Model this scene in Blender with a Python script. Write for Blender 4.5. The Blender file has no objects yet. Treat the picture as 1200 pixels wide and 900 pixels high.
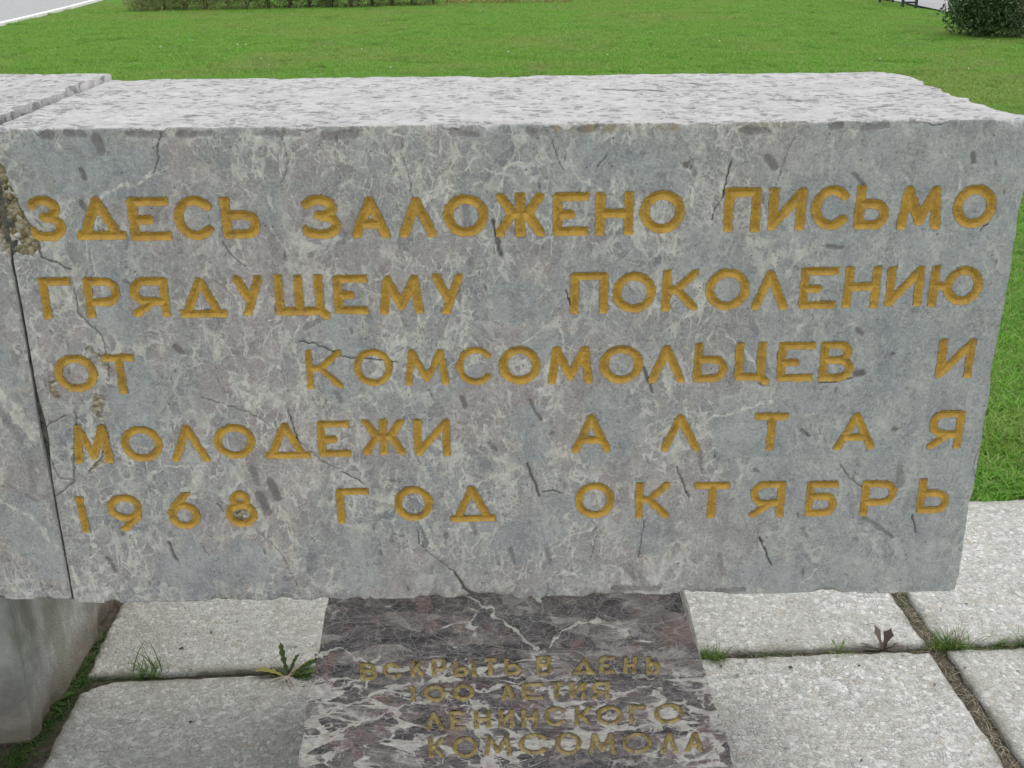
import bpy, math, random
import numpy as np
from mathutils import Matrix

# ---------------------------------------------------------------- camera, world, sun, exposure
SC = bpy.context.scene
COL = SC.collection
R = math.radians
cam = bpy.data.cameras.new("camera"); cam.sensor_width = 36.0; cam.lens = 39.9
cam.clip_start = 0.05; cam.clip_end = 1500
camo = bpy.data.objects.new("camera", cam); COL.objects.link(camo)
camo.matrix_world = Matrix.Translation((0, 0, 1.5)) @ Matrix.Rotation(R(90 - 22.1), 4, 'X') @ Matrix.Rotation(R(-0.5), 4, 'Z')
SC.camera = camo
SC.view_settings.view_transform = 'Standard'; SC.view_settings.look = 'None'
SC.view_settings.exposure = 0.68; SC.view_settings.gamma = 1.0
SC.cycles.max_bounces = 5; SC.cycles.diffuse_bounces = 3; SC.cycles.glossy_bounces = 2; SC.cycles.transmission_bounces = 3
SUN_EL, SUN_AZ = 62.0, 55.0            # degrees; azimuth clockwise from +Y (high, to the right)
W = bpy.data.worlds.new("World"); SC.world = W; W.use_nodes = True
wn = W.node_tree; bg = wn.nodes['Background']
sky = wn.nodes.new('ShaderNodeTexSky'); sky.sky_type = 'NISHITA'; sky.sun_disc = False
sky.sun_elevation = R(SUN_EL); sky.sun_rotation = R(SUN_AZ); sky.air_density = 1.0; sky.dust_density = 4.0; sky.ozone_density = 1.0
mixw = wn.nodes.new('ShaderNodeMix'); mixw.data_type = 'RGBA'; mixw.inputs[0].default_value = 0.75
mixw.inputs[7].default_value = (8.6, 8.65, 8.7, 1)      # even cloud cover over the blue sky
wn.links.new(sky.outputs[0], mixw.inputs[6]); wn.links.new(mixw.outputs[2], bg.inputs[0])
bg.inputs[1].default_value = 0.11
sl = bpy.data.lights.new("sun", 'SUN'); sl.energy = 0.55; sl.angle = R(30); sl.color = (1, .96, .9)
so = bpy.data.objects.new("sun", sl); COL.objects.link(so)
so.rotation_euler = (R(90 - SUN_EL), 0, R(180 - SUN_AZ) )
so.location = (3, 6, 8)

# ---------------------------------------------------------------- tables (metres on the stone faces)
LET_MAIN=[('З',-0.6422,1.1258,0.048,0.0637,0.00658),
('Д',-0.5687,1.1256,0.0682,0.0601,0.00658),
('Е',-0.5011,1.1242,0.057,0.0614,0.00659),
('С',-0.4386,1.1247,0.0554,0.0614,0.0066),
('Ь',-0.3743,1.1239,0.0528,0.059,0.00661),
('З',-0.2627,1.1239,0.0527,0.0615,0.00662),
('А',-0.1947,1.1231,0.052,0.0591,0.00662),
('Л',-0.129,1.1224,0.0509,0.0567,0.00663),
('О',-0.062,1.124,0.0616,0.0591,0.00664),
('Ж',0.0133,1.1243,0.0674,0.0616,0.00664),
('Е',0.0833,1.1247,0.0501,0.0616,0.00665),
('Н',0.1445,1.124,0.053,0.0616,0.00666),
('О',0.211,1.1263,0.0618,0.0604,0.00666),
('П',0.3227,1.1274,0.0511,0.0628,0.00667),
('И',0.3852,1.1279,0.0518,0.0604,0.00667),
('С',0.4458,1.1291,0.0537,0.0616,0.00668),
('Ь',0.5042,1.129,0.048,0.0628,0.00668),
('М',0.5718,1.1276,0.0606,0.0617,0.00669),
('О',0.6469,1.1286,0.0598,0.0605,0.0067),
('Г',-0.6463,1.0108,0.045,0.0621,0.00603),
('Р',-0.5809,1.0113,0.0508,0.0596,0.00604),
('Я',-0.5144,1.0111,0.0541,0.0584,0.00604),
('Д',-0.4401,1.0096,0.0678,0.0597,0.00605),
('У',-0.3738,1.0119,0.0411,0.0584,0.00606),
('Щ',-0.2982,1.0084,0.0768,0.0662,0.00607),
('Е',-0.2288,1.0114,0.0487,0.0585,0.00607),
('М',-0.1571,1.0099,0.0617,0.0573,0.00608),
('У',-0.0902,1.0103,0.0429,0.0598,0.00608),
('П',0.1115,1.0097,0.0537,0.0612,0.0061),
('О',0.1756,1.0095,0.0611,0.0599,0.00611),
('К',0.2414,1.0119,0.0511,0.0612,0.00611),
('О',0.3092,1.0123,0.0624,0.0612,0.00612),
('Л',0.3711,1.0103,0.0515,0.0587,0.00613),
('Е',0.4395,1.0126,0.054,0.0625,0.00613),
('Н',0.5019,1.0131,0.0509,0.0625,0.00613),
('И',0.5631,1.0137,0.053,0.06,0.00614),
('Ю',0.6373,1.0134,0.0755,0.0613,0.00614),
('О',-0.6366,0.8959,0.0619,0.0575,0.00595),
('Т',-0.5723,0.8937,0.0461,0.0629,0.00596),
('К',-0.2744,0.8977,0.0521,0.0602,0.00486),
('О',-0.2026,0.8995,0.0561,0.0575,0.00486),
('М',-0.1247,0.8984,0.0637,0.0576,0.00487),
('С',-0.0547,0.8995,0.0524,0.0589,0.00487),
('О',0.0115,0.8999,0.06,0.0589,0.006),
('М',0.0859,0.8989,0.0654,0.059,0.00601),
('О',0.1604,0.8993,0.0626,0.059,0.00601),
('Л',0.228,0.8984,0.0527,0.0591,0.00602),
('Ь',0.2919,0.9002,0.0496,0.0617,0.00602),
('Ц',0.3535,0.898,0.0512,0.0672,0.00603),
('Е',0.4168,0.8998,0.0547,0.0618,0.00603),
('В',0.4777,0.8997,0.0502,0.0631,0.00604),
('И',0.6522,0.9021,0.0536,0.0618,0.00605),
('М',-0.6297,0.7817,0.0571,0.0633,0.00578),
('О',-0.556,0.7807,0.0611,0.0577,0.00579),
('Л',-0.4845,0.781,0.0561,0.0606,0.0058),
('О',-0.4165,0.7836,0.0612,0.0563,0.0058),
('Д',-0.3386,0.7839,0.0689,0.0591,0.00581),
('Е',-0.2682,0.7857,0.0486,0.0591,0.00581),
('Ж',-0.1933,0.7874,0.0634,0.0591,0.00581),
('И',-0.1205,0.7856,0.0539,0.0606,0.00582),
('А',0.1192,0.7878,0.0578,0.0634,0.00584),
('Л',0.2534,0.7873,0.0592,0.0607,0.00585),
('Т',0.3885,0.7875,0.0501,0.0621,0.00586),
('А',0.518,0.7863,0.0607,0.0608,0.00588),
('Я',0.6533,0.7879,0.0514,0.0622,0.00588),
('1',-0.6616,0.6628,0.0144,0.0622,0.00587),
('9',-0.5959,0.6648,0.0522,0.0622,0.00587),
('6',-0.506,0.6671,0.0483,0.0637,0.00588),
('8',-0.4181,0.6694,0.0484,0.0621,0.00588),
('Г',-0.2457,0.672,0.0501,0.0607,0.00589),
('О',-0.1532,0.6742,0.059,0.0591,0.0059),
('Д',-0.0614,0.6728,0.0696,0.0622,0.00591),
('О',0.1259,0.6751,0.0605,0.0607,0.00592),
('К',0.2147,0.6745,0.0518,0.0622,0.00593),
('Т',0.3057,0.6731,0.0536,0.0623,0.00594),
('Я',0.3927,0.6732,0.0528,0.0623,0.00594),
('Б',0.4766,0.6727,0.0482,0.0609,0.00595),
('Р',0.5645,0.6728,0.054,0.0609,0.00596),
('Ь',0.6495,0.6752,0.0494,0.0594,0.00596)]
LET_PED=[('В',-0.2435,0.3449,0.0284,0.0357,0.00409),
('С',-0.204,0.3459,0.0324,0.0323,0.00409),
('К',-0.1622,0.3494,0.0246,0.034,0.00409),
('Р',-0.1255,0.3512,0.0248,0.0357,0.00409),
('Ы',-0.0826,0.3471,0.0378,0.0323,0.00409),
('Т',-0.0402,0.3514,0.021,0.0357,0.00409),
('Ь',-0.0028,0.3499,0.0282,0.034,0.00409),
('В',0.0502,0.3514,0.0265,0.0391,0.0041),
('Д',0.1167,0.3494,0.0382,0.034,0.0041),
('Е',0.1548,0.3512,0.026,0.0357,0.0041),
('Н',0.193,0.3497,0.023,0.034,0.00411),
('Ь',0.232,0.349,0.0243,0.034,0.00411),
('1',-0.1714,0.2972,0.0106,0.033,0.00413),
('0',-0.1343,0.2991,0.0364,0.0347,0.00413),
('0',-0.0859,0.2999,0.0367,0.0347,0.00413),
('Л',-0.011,0.2985,0.0242,0.0347,0.00414),
('Е',0.0297,0.2995,0.0369,0.0347,0.00414),
('Т',0.0703,0.3004,0.021,0.0347,0.00414),
('И',0.1067,0.2998,0.0279,0.0347,0.00414),
('Я',0.1453,0.2999,0.0306,0.0364,0.00414),
('Л',-0.137,0.2421,0.0302,0.0372,0.00418),
('Е',-0.0973,0.2422,0.0283,0.039,0.00418),
('Н',-0.0555,0.2423,0.0286,0.0372,0.00418),
('И',-0.0144,0.2424,0.0274,0.039,0.00418),
('Н',0.0253,0.2425,0.0286,0.0373,0.00418),
('С',0.0692,0.247,0.0389,0.0407,0.00418),
('К',0.1161,0.247,0.0281,0.039,0.00419),
('О',0.1616,0.247,0.0448,0.0408,0.00419),
('Г',0.2078,0.2488,0.0262,0.039,0.00419),
('О',0.2626,0.2495,0.0506,0.0425,0.00419),
('К',-0.136,0.1855,0.0269,0.0435,0.00422),
('О',-0.0857,0.1855,0.0437,0.0453,0.00422),
('М',-0.0296,0.1871,0.048,0.0435,0.00423),
('С',0.0317,0.1886,0.051,0.0453,0.00423),
('О',0.0915,0.1883,0.0452,0.0471,0.00423),
('М',0.1506,0.1881,0.0457,0.0453,0.00424),
('О',0.2105,0.1887,0.0497,0.0453,0.00424),
('Л',0.266,0.1885,0.0293,0.0435,0.00424),
('А',0.3099,0.1886,0.0322,0.0417,0.00425)]
CRACKS=[(0.00153,1.0,[(-0.4705,1.2429),(-0.4775,1.2236),(-0.4771,1.2086),(-0.4865,1.1889)]),
(0.00177,0.7,[(-0.6191,1.0266),(-0.6189,0.9884),(-0.6068,0.9714),(-0.5897,0.9543),(-0.5873,0.9281),(-0.5893,0.8881)]),
(0.00236,0.9,[(-0.6674,1.1124),(-0.6567,1.0695),(-0.6386,1.0631),(-0.6201,1.0517)]),
(0.00118,0.7,[(-0.4037,1.0911),(-0.3916,1.07),(-0.3752,1.0537)]),
(0.00118,0.7,[(-0.462,0.8566),(-0.4208,0.8423),(-0.3929,0.8309),(-0.3689,0.8167),(-0.3573,0.804),(-0.3267,0.7895),(-0.3053,0.768),(-0.2887,0.7492),(-0.2626,0.7345)]),
(0.00153,0.9,[(-0.2603,0.7301),(-0.2389,0.7197),(-0.2253,0.7078)]),
(0.00212,1.0,[(-0.3059,0.9415),(-0.284,0.9372),(-0.2636,0.9277),(-0.2482,0.9183),(-0.2273,0.914),(-0.1988,0.9123),(-0.1705,0.9066)]),
(0.00307,1.0,[(-0.0253,1.1171),(-0.0197,1.0939)]),
(0.0059,0.8,[(-0.0197,1.0939),(-0.0141,1.0655)]),
(0.00189,1.0,[(0.0779,1.0141),(0.0893,0.9781)]),
(0.00236,1.0,[(0.3029,1.1944),(0.2986,1.1709),(0.2953,1.1472)]),
(0.00142,1.0,[(0.2953,1.1472),(0.2846,1.1293),(0.2819,1.1136)]),
(0.00118,0.8,[(-0.1502,0.6341),(-0.1461,0.6022),(-0.1229,0.5788),(-0.0929,0.552)]),
(0.00354,1.0,[(-0.0929,0.552),(-0.08,0.5251),(-0.0682,0.5075)]),
(0.00472,0.8,[(-0.0802,0.5204),(-0.0628,0.5074)]),
(0.00142,0.8,[(0.2035,0.639),(0.2003,0.6164),(0.1964,0.5736)]),
(0.00425,0.9,[(0.0223,0.7403),(0.03,0.7156),(0.0404,0.6833)]),
(0.00212,0.9,[(0.0457,0.6891),(0.0601,0.6933),(0.0745,0.6886)]),
(0.00236,0.9,[(0.2496,0.7312),(0.26,0.7049),(0.2705,0.6783)]),
(0.00307,1.0,[(0.3852,0.6059),(0.3966,0.5796),(0.408,0.5546)]),
(0.00236,0.9,[(0.6205,0.643),(0.6248,0.6294),(0.6314,0.6096)]),
(0.00236,0.7,[(-0.7041,0.802),(-0.688,0.8157),(-0.6619,0.8292)]),
(0.0026,0.7,[(-0.6466,0.8386),(-0.648,0.8207),(-0.6585,0.7689),(-0.6657,0.7218)]),
(0.00236,0.7,[(-0.7012,0.6932),(-0.6838,0.7046),(-0.6644,0.7217)]),
(0.00165,0.7,[(-0.6951,0.7552),(-0.6869,0.7264),(-0.6644,0.7217)]),
(0.0026,1.0,[(0.4544,0.8671),(0.4734,0.8669),(0.5044,0.8732)]),
(0.00142,0.8,[(-0.1222,0.8628),(-0.1165,0.8449)]),
(0.00236,0.8,[(-0.5368,0.613),(-0.5321,0.5977),(-0.5265,0.5777)]),
(0.00189,0.8,[(-0.6288,0.5217),(-0.6222,0.501)]),
(0.00142,0.6,[(-0.4848,0.6046),(-0.4762,0.5861)]),
(0.00236,0.9,[(-0.3322,0.8314),(-0.3266,0.8063),(-0.3209,0.7824)]),
(0.00165,0.7,[(-0.4531,0.679),(-0.4455,0.6641)]),
(0.00118,0.5,[(0.4823,0.9045),(0.5004,0.911)]),
(0.00177,0.8,[(0.1194,1.1893),(0.1331,1.2055)]),
(0.00118,0.7,[(0.055,1.2317),(0.0668,1.1969),(0.0727,1.1852)]),
(0.00189,1.0,[(0.6603,1.0946),(0.664,1.1019),(0.6697,1.1043)]),
(0.00189,1.0,[(0.677,0.922),(0.6807,0.9312),(0.6859,0.9298)]),
(0.00118,0.6,[(-0.1481,1.2108),(-0.138,1.1757),(-0.1348,1.1401)]),
(0.00118,0.6,[(-0.3986,0.6335),(-0.3629,0.5873),(-0.3411,0.5247)]),
(0.00118,0.5,[(0.3856,1.2283),(0.3719,1.1819),(0.3629,1.1464)]),
(0.00118,0.6,[(-0.3082,1.2355),(-0.3019,1.2009),(-0.3136,1.1718)]),
(0.00153,0.7,[(0.4999,0.7304),(0.5152,0.7083),(0.5365,0.6934)]),
(0.00118,0.6,[(0.117,0.6554),(0.131,0.6175),(0.1186,0.564)]),
(0.00118,0.6,[(0.7106,0.7632),(0.7028,0.7273),(0.7161,0.6906)])]
BLOTS=[(0.01416,0.8,[(-0.3879,0.6928),(-0.3775,0.6631)]),
(0.01298,0.8,[(-0.3701,0.7173),(-0.3596,0.6879)]),
(0.00826,0.8,[(-0.6348,0.5841),(-0.6248,0.5607)]),
(0.0059,0.6,[(-0.5361,0.6085),(-0.5286,0.5823)]),
(0.01062,0.5,[(-0.3952,0.7393),(-0.3899,0.7132)]),
(0.00826,0.9,[(-0.5846,1.1923),(-0.5813,1.1829)]),
(0.00826,0.9,[(-0.5911,1.1488),(-0.5889,1.1404)]),
(0.00944,0.9,[(-0.4864,0.9359),(-0.4789,0.9266)]),
(0.01298,0.8,[(-0.5593,1.2381),(-0.554,1.2198)]),
(0.01416,0.8,[(-0.6308,1.2423),(-0.6196,1.2411)]),
(0.01062,0.7,[(-0.5975,1.2431),(-0.5897,1.2419)]),
(0.00944,0.6,[(-0.5804,1.2429),(-0.575,1.2406)]),
(0.0059,1.0,[(0.1932,0.8923),(0.2,0.8774),(0.2071,0.8569)]),
(0.00826,0.9,[(-0.0747,0.8498),(-0.07,0.836)]),
(0.00472,0.9,[(0.0264,0.8429),(0.0352,0.8262),(0.0429,0.8108)]),
(0.0059,0.8,[(-0.0354,0.7768),(-0.024,0.7639)]),
(0.00944,0.8,[(-0.1043,0.6182),(-0.1044,0.6167)]),
(0.0177,1.0,[(-0.4199,0.6578),(-0.4189,0.6548)]),
(0.01062,0.5,[(-0.0628,1.1416),(-0.0599,1.1127)]),
(0.00708,0.7,[(-0.0653,0.6433),(-0.0591,0.6206)]),
(0.0059,0.7,[(-0.0049,0.5923),(0.0016,0.566)]),
(0.00826,0.9,[(0.5751,0.7892),(0.5766,0.7878)]),
(0.0118,0.6,[(0.592,0.7246),(0.5955,0.6954)]),
(0.00944,0.5,[(0.3228,0.5762),(0.3331,0.5402)]),
(0.0059,0.9,[(0.4359,0.7898),(0.4458,0.7798)]),
(0.00472,0.8,[(0.3697,0.7265),(0.3727,0.7221)]),
(0.00708,0.6,[(0.2835,0.7551),(0.2876,0.7263)]),
(0.0059,0.7,[(0.4725,1.1761),(0.4882,1.1617)]),
(0.0059,0.8,[(0.4458,1.0737),(0.4677,1.0722)]),
(0.01062,0.8,[(0.3528,1.2008),(0.3621,1.1867)]),
(0.00826,0.9,[(0.2399,1.1915),(0.2411,1.1904)]),
(0.0059,0.9,[(0.5026,0.9493),(0.5095,0.9427)]),
(0.0059,0.9,[(0.5582,0.9102),(0.5595,0.9102)]),
(0.0118,1.0,[(0.5087,0.88),(0.5162,0.8812)]),
(0.01062,0.9,[(0.3695,0.8696),(0.3722,0.8669)]),
(0.00708,0.7,[(0.5465,0.6382),(0.568,0.6243)]),
(0.00708,0.7,[(0.568,0.6243),(0.5933,0.6026)]),
(0.00944,0.5,[(0.0019,1.1022),(0.0161,1.0947)]),
(0.00826,0.7,[(0.3152,1.2382),(0.3501,1.2355)]),
(0.00826,0.7,[(0.0953,1.2405),(0.1184,1.2425)]),
(0.00826,0.6,[(-0.0777,1.2388),(-0.0432,1.2362)]),
(0.00944,0.6,[(0.0261,1.24),(0.0491,1.2375)]),
(0.00826,0.7,[(0.4775,1.2388),(0.5119,1.2418)]),
(0.00708,0.6,[(0.2479,1.195),(0.2547,1.1773)]),
(0.01062,0.8,[(0.4366,1.2415),(0.4481,1.2425)]),
(0.00826,0.6,[(-0.5144,1.24),(-0.4686,1.2395)]),
(0.00826,0.6,[(-0.4457,1.2392),(-0.3996,1.241)]),
(0.00826,0.6,[(-0.3422,1.2416),(-0.285,1.2387)]),
(0.0118,0.5,[(-0.2507,1.2349),(-0.2045,1.2379)]),
(0.01652,0.5,[(0.1795,0.5553),(0.2147,0.5154)]),
(0.0118,0.7,[(0.1603,0.5163),(0.2284,0.5152)]),
(0.00944,0.6,[(0.324,0.5104),(0.3649,0.5113)]),
(0.00826,0.5,[(0.0512,0.596),(0.058,0.565)]),
(0.00826,0.4,[(0.4,0.6733),(0.4144,0.6582)]),
(0.00708,0.9,[(0.6338,1.2025),(0.6378,1.1908)]),
(0.00708,0.5,[(0.4509,0.62),(0.459,0.6047)]),
(0.00826,0.6,[(-0.2582,0.8606),(-0.2528,0.8468)]),
(0.00708,0.6,[(-0.2982,0.961),(-0.2688,0.9775)])]
VEINS=[(0.0059,1.0,[(-0.5697,1.1509),(-0.5444,1.1649),(-0.5155,1.1716),(-0.4866,1.1877),(-0.4671,1.1957)]),
(0.00472,0.9,[(0.264,0.8077),(0.2933,0.8101),(0.3185,0.8153),(0.3559,0.8287),(0.3846,0.8379)]),
(0.00236,0.9,[(0.4872,0.5611),(0.4682,0.5317),(0.4534,0.5146)]),
(0.00236,0.7,[(0.4173,0.7503),(0.4353,0.7672)]),
(0.00354,0.6,[(0.4496,0.8232),(0.4638,0.7668),(0.4854,0.7044)]),
(0.00354,0.9,[(0.0166,0.9333),(0.0587,0.9629)]),
(0.00354,0.9,[(0.0661,0.9589),(0.0749,0.9418),(0.0837,0.9271)]),
(0.00472,0.9,[(0.088,1.1815),(0.12,1.161),(0.1599,1.1283)]),
(0.00826,0.9,[(-0.1378,0.6474),(-0.1325,0.6111),(-0.1149,0.5802)]),
(0.00472,0.8,[(0.3106,0.9426),(0.3407,0.9198),(0.3695,0.8696)]),
(0.00236,0.7,[(0.4803,0.9483),(0.4988,0.9612)]),
(0.00236,0.6,[(0.5339,0.9476),(0.5524,0.9696),(0.5891,0.9337)]),
(0.0059,0.9,[(0.2837,1.2408),(0.296,1.2119),(0.3158,1.1942)]),
(0.00944,0.6,[(0.2955,1.1827),(0.2933,1.1412),(0.3008,1.0988)]),
(0.0059,0.8,[(-0.39,1.0136),(-0.3871,0.9686),(-0.3841,0.9227),(-0.3363,0.9021)]),
(0.0059,0.8,[(-0.347,1.1897),(-0.3323,1.172),(-0.3284,1.1363)]),
(0.0059,0.6,[(-0.3382,1.1183),(-0.3103,1.069),(-0.2892,1.0313)]),
(0.00472,0.8,[(-0.3275,1.0064),(-0.3063,0.9676),(-0.3156,0.9284)]),
(0.00708,0.6,[(-0.1841,1.1879),(-0.15,1.1699),(-0.1151,1.1636)]),
(0.0059,0.7,[(-0.0441,1.1923),(-0.0092,1.1802),(0.0494,1.1677)]),
(0.00472,0.6,[(-0.1426,1.067),(-0.0957,1.0289),(-0.047,1.0409)]),
(0.00472,0.7,[(-0.5581,0.7245),(-0.5169,0.7455),(-0.466,0.7404)]),
(0.0059,0.7,[(-0.5969,0.529),(-0.5727,0.5599),(-0.5867,0.6062),(-0.5958,0.6366)]),
(0.00708,0.7,[(-0.1254,1.199),(-0.1155,1.1518),(-0.0934,1.1033)]),
(0.00354,0.6,[(0.4055,1.134),(0.4363,1.0601),(0.4031,1.0228)]),
(0.0059,0.6,[(0.5985,1.2029),(0.6254,1.1791),(0.6202,1.1315)]),
(0.00472,0.6,[(-0.342,0.8343),(-0.3212,0.7782),(-0.3516,0.7214)]),
(0.00236,0.7,[(0.124,0.9621),(0.1743,0.9352),(0.2395,0.8673)]),
(0.00354,0.5,[(-0.4702,0.7013),(-0.4162,0.7223),(-0.3565,0.6627),(-0.3616,0.6026)]),
(0.00472,0.7,[(0.0512,0.596),(0.1176,0.6253),(0.1567,0.6548)])]
CLASTS=[(0.06136,1.0,[(-0.0112,0.9935),(0.0206,0.9931)]),
(0.0708,1.0,[(0.1077,1.1906),(0.2016,1.1838)]),
(0.0472,1.0,[(0.0352,0.9344),(0.0625,0.9393)]),
(0.04956,1.0,[(0.0212,0.8153),(0.021,0.7518)]),
(0.0826,1.0,[(-0.6299,1.1986),(-0.5078,1.2031)]),
(0.0708,1.0,[(-0.5614,0.8918),(-0.5598,0.8097)]),
(0.0944,1.0,[(-0.4993,0.5587),(-0.4183,0.5651)]),
(0.1003,1.0,[(0.3454,0.7967),(0.3932,0.7607)]),
(0.0708,1.0,[(0.404,0.5359),(0.5121,0.542)]),
(0.04956,1.0,[(0.5524,0.9696),(0.5635,0.8765)]),
(0.0708,0.8,[(0.2661,1.0746),(0.3298,1.0237)]),
(0.0708,1.0,[(0.6327,0.6623),(0.6464,0.5554)]),
(0.059,0.8,[(0.4131,1.1815),(0.5868,1.203)]),
(0.0472,0.8,[(-0.232,0.9796),(-0.2528,0.8468)]),
(0.059,0.8,[(0.209,0.6688),(0.2113,0.6087)]),
(0.059,0.8,[(0.1522,0.8274),(0.1537,0.7713)]),
(0.0708,0.7,[(-0.242,0.6007),(-0.2322,0.5386)]),
(0.059,0.8,[(-0.0022,0.5968),(0.0774,0.656)]),
(0.0708,0.7,[(0.4305,1.1216),(0.5924,1.0707)]),
(0.059,0.9,[(-0.5679,1.0221),(-0.5629,0.9709)]),
(0.0354,0.9,[(-0.3263,1.1601),(-0.3171,1.1301)]),
(0.0472,0.8,[(-0.0449,1.151),(-0.0451,1.139)]),
(0.0708,0.8,[(0.5083,0.8362),(0.5416,0.7656)])]
PED_VEINS=[(0.00531,1.0,[(-0.0839,0.4949),(-0.0419,0.462),(-0.0036,0.4269),(0.041,0.3846)]),
(0.00826,0.9,[(0.0326,0.378),(0.0734,0.3672)]),
(0.00472,1.0,[(0.0592,0.3843),(0.073,0.414),(0.1077,0.4332),(0.1423,0.4375)]),
(0.00354,0.6,[(0.1423,0.4375),(0.1768,0.4484),(0.1973,0.4578)]),
(0.00472,1.0,[(-0.3295,0.3745),(-0.2906,0.3905),(-0.2676,0.3784),(-0.2438,0.3526),(-0.2095,0.3349)]),
(0.00472,1.0,[(-0.3443,0.2892),(-0.2884,0.3158),(-0.2448,0.3356),(-0.2462,0.3099)]),
(0.0059,1.0,[(-0.35,0.2507),(-0.2985,0.2708),(-0.2327,0.2975),(-0.1747,0.3206)]),
(0.0059,1.0,[(-0.3599,0.1973),(-0.3092,0.2179),(-0.2496,0.2487),(-0.191,0.274),(-0.1476,0.2855),(-0.1116,0.2952),(-0.0762,0.2841),(-0.0409,0.2536),(0.0019,0.1992),(0.0309,0.1623)]),
(0.0059,1.0,[(-0.0898,0.3121),(-0.0473,0.3062),(-0.0045,0.3105),(0.0525,0.2991),(0.1237,0.3082),(0.1813,0.2897)]),
(0.00472,0.9,[(-0.1736,0.3479),(-0.1317,0.3335),(-0.0608,0.3408),(-0.0043,0.3312),(0.0524,0.3387)]),
(0.00708,0.9,[(-0.0411,0.2447),(-0.0049,0.2617),(0.031,0.2166),(0.0529,0.1619)]),
(0.00708,0.9,[(0.0743,0.2425),(0.1392,0.2502),(0.1978,0.2224),(0.2845,0.2296)]),
(0.01416,0.9,[(0.2551,0.2391),(0.2851,0.2171),(0.3298,0.1982),(0.3536,0.1687)]),
(0.00826,0.8,[(0.2656,0.3262),(0.3026,0.2996),(0.3348,0.2375)]),
(0.00472,0.9,[(0.1387,0.2731),(0.1812,0.2932),(0.2237,0.3063),(0.2525,0.3006)]),
(0.0059,0.8,[(-0.1195,0.2727),(-0.0336,0.2658),(0.0526,0.2677),(0.1245,0.2628)]),
(0.00236,0.7,[(-0.0936,0.4903),(-0.0935,0.4416),(-0.1016,0.4005)]),
(0.00236,0.8,[(-0.0174,0.4288),(-0.0279,0.3741)]),
(0.00354,0.6,[(0.2252,0.4525),(0.2316,0.3946),(0.2152,0.3442)]),
(0.00472,0.9,[(0.024,0.3307),(0.0666,0.3213),(0.1234,0.3288)]),
(0.01062,0.9,[(-0.2996,0.187),(-0.2846,0.1958)]),
(0.00472,0.8,[(0.1404,0.1875),(0.1992,0.1772),(0.2867,0.1846)]),
(0.00354,0.6,[(0.1068,0.4949),(0.1342,0.4945),(0.19,0.4693)]),
(0.00472,0.7,[(-0.2801,0.4449),(-0.2532,0.433),(-0.2405,0.4113)]),
(0.00354,0.6,[(-0.2606,0.4931),(-0.2231,0.4764),(-0.2378,0.4605)]),
(0.00354,0.8,[(-0.2806,0.3277),(-0.3106,0.3024),(-0.3413,0.2716)]),
(0.00354,0.7,[(0.221,0.378),(0.2629,0.3856),(0.299,0.3682)]),
(0.00472,0.8,[(0.0091,0.19),(0.0674,0.1925),(0.1261,0.1695)])]
MORTAR=[(-0.704,1.2168),
(-0.6889,1.1981),
(-0.6826,1.1676),
(-0.6757,1.1402),
(-0.665,1.1124),
(-0.6592,1.0831),
(-0.6727,1.0734),
(-0.6933,1.0785),
(-0.7023,1.0675),
(-0.7155,1.0739),
(-0.7275,1.0863)]


# ---------------------------------------------------------------- noise
def _h(ix, iy, iz, s):
    n = (ix.astype(np.int64) * 73856093) ^ (iy.astype(np.int64) * 19349663) ^ (iz.astype(np.int64) * 83492791) ^ (s * 2654435)
    n = (n ^ (n >> 13)) * 1274126177 & 0x7fffffff
    n = (n ^ (n >> 15)) * 668265263 & 0x7fffffff
    return (n & 0xffff) / 65535.0
def vn(x, y, z=None, s=0):
    x = np.asarray(x, float); y = np.asarray(y, float)
    ix, iy = np.floor(x), np.floor(y); fx, fy = x - ix, y - iy
    fx = fx * fx * (3 - 2 * fx); fy = fy * fy * (3 - 2 * fy)
    if z is None:
        iz = np.zeros_like(ix)
        a, b, c, d = _h(ix, iy, iz, s), _h(ix + 1, iy, iz, s), _h(ix, iy + 1, iz, s), _h(ix + 1, iy + 1, iz, s)
        return (a + (b - a) * fx) * (1 - fy) + (c + (d - c) * fx) * fy
    z = np.asarray(z, float); iz = np.floor(z); fz = z - iz; fz = fz * fz * (3 - 2 * fz)
    def pl(k):
        a, b, c, d = _h(ix, iy, k, s), _h(ix + 1, iy, k, s), _h(ix, iy + 1, k, s), _h(ix + 1, iy + 1, k, s)
        return (a + (b - a) * fx) * (1 - fy) + (c + (d - c) * fx) * fy
    return pl(iz) * (1 - fz) + pl(iz + 1) * fz
def fbm(x, y, z=None, o=4, s=0):
    r = 0; a = 0.5; t = 0
    for i in range(o):
        r = r + a * vn(x * 2 ** i + i * 17.3, y * 2 ** i + i * 9.1, None if z is None else z * 2 ** i, s + i); t += a; a *= .5
    return r / t
def sstep(a, b, x):
    t = np.clip((x - a) / (b - a), 0, 1); return t * t * (3 - 2 * t)

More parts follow.
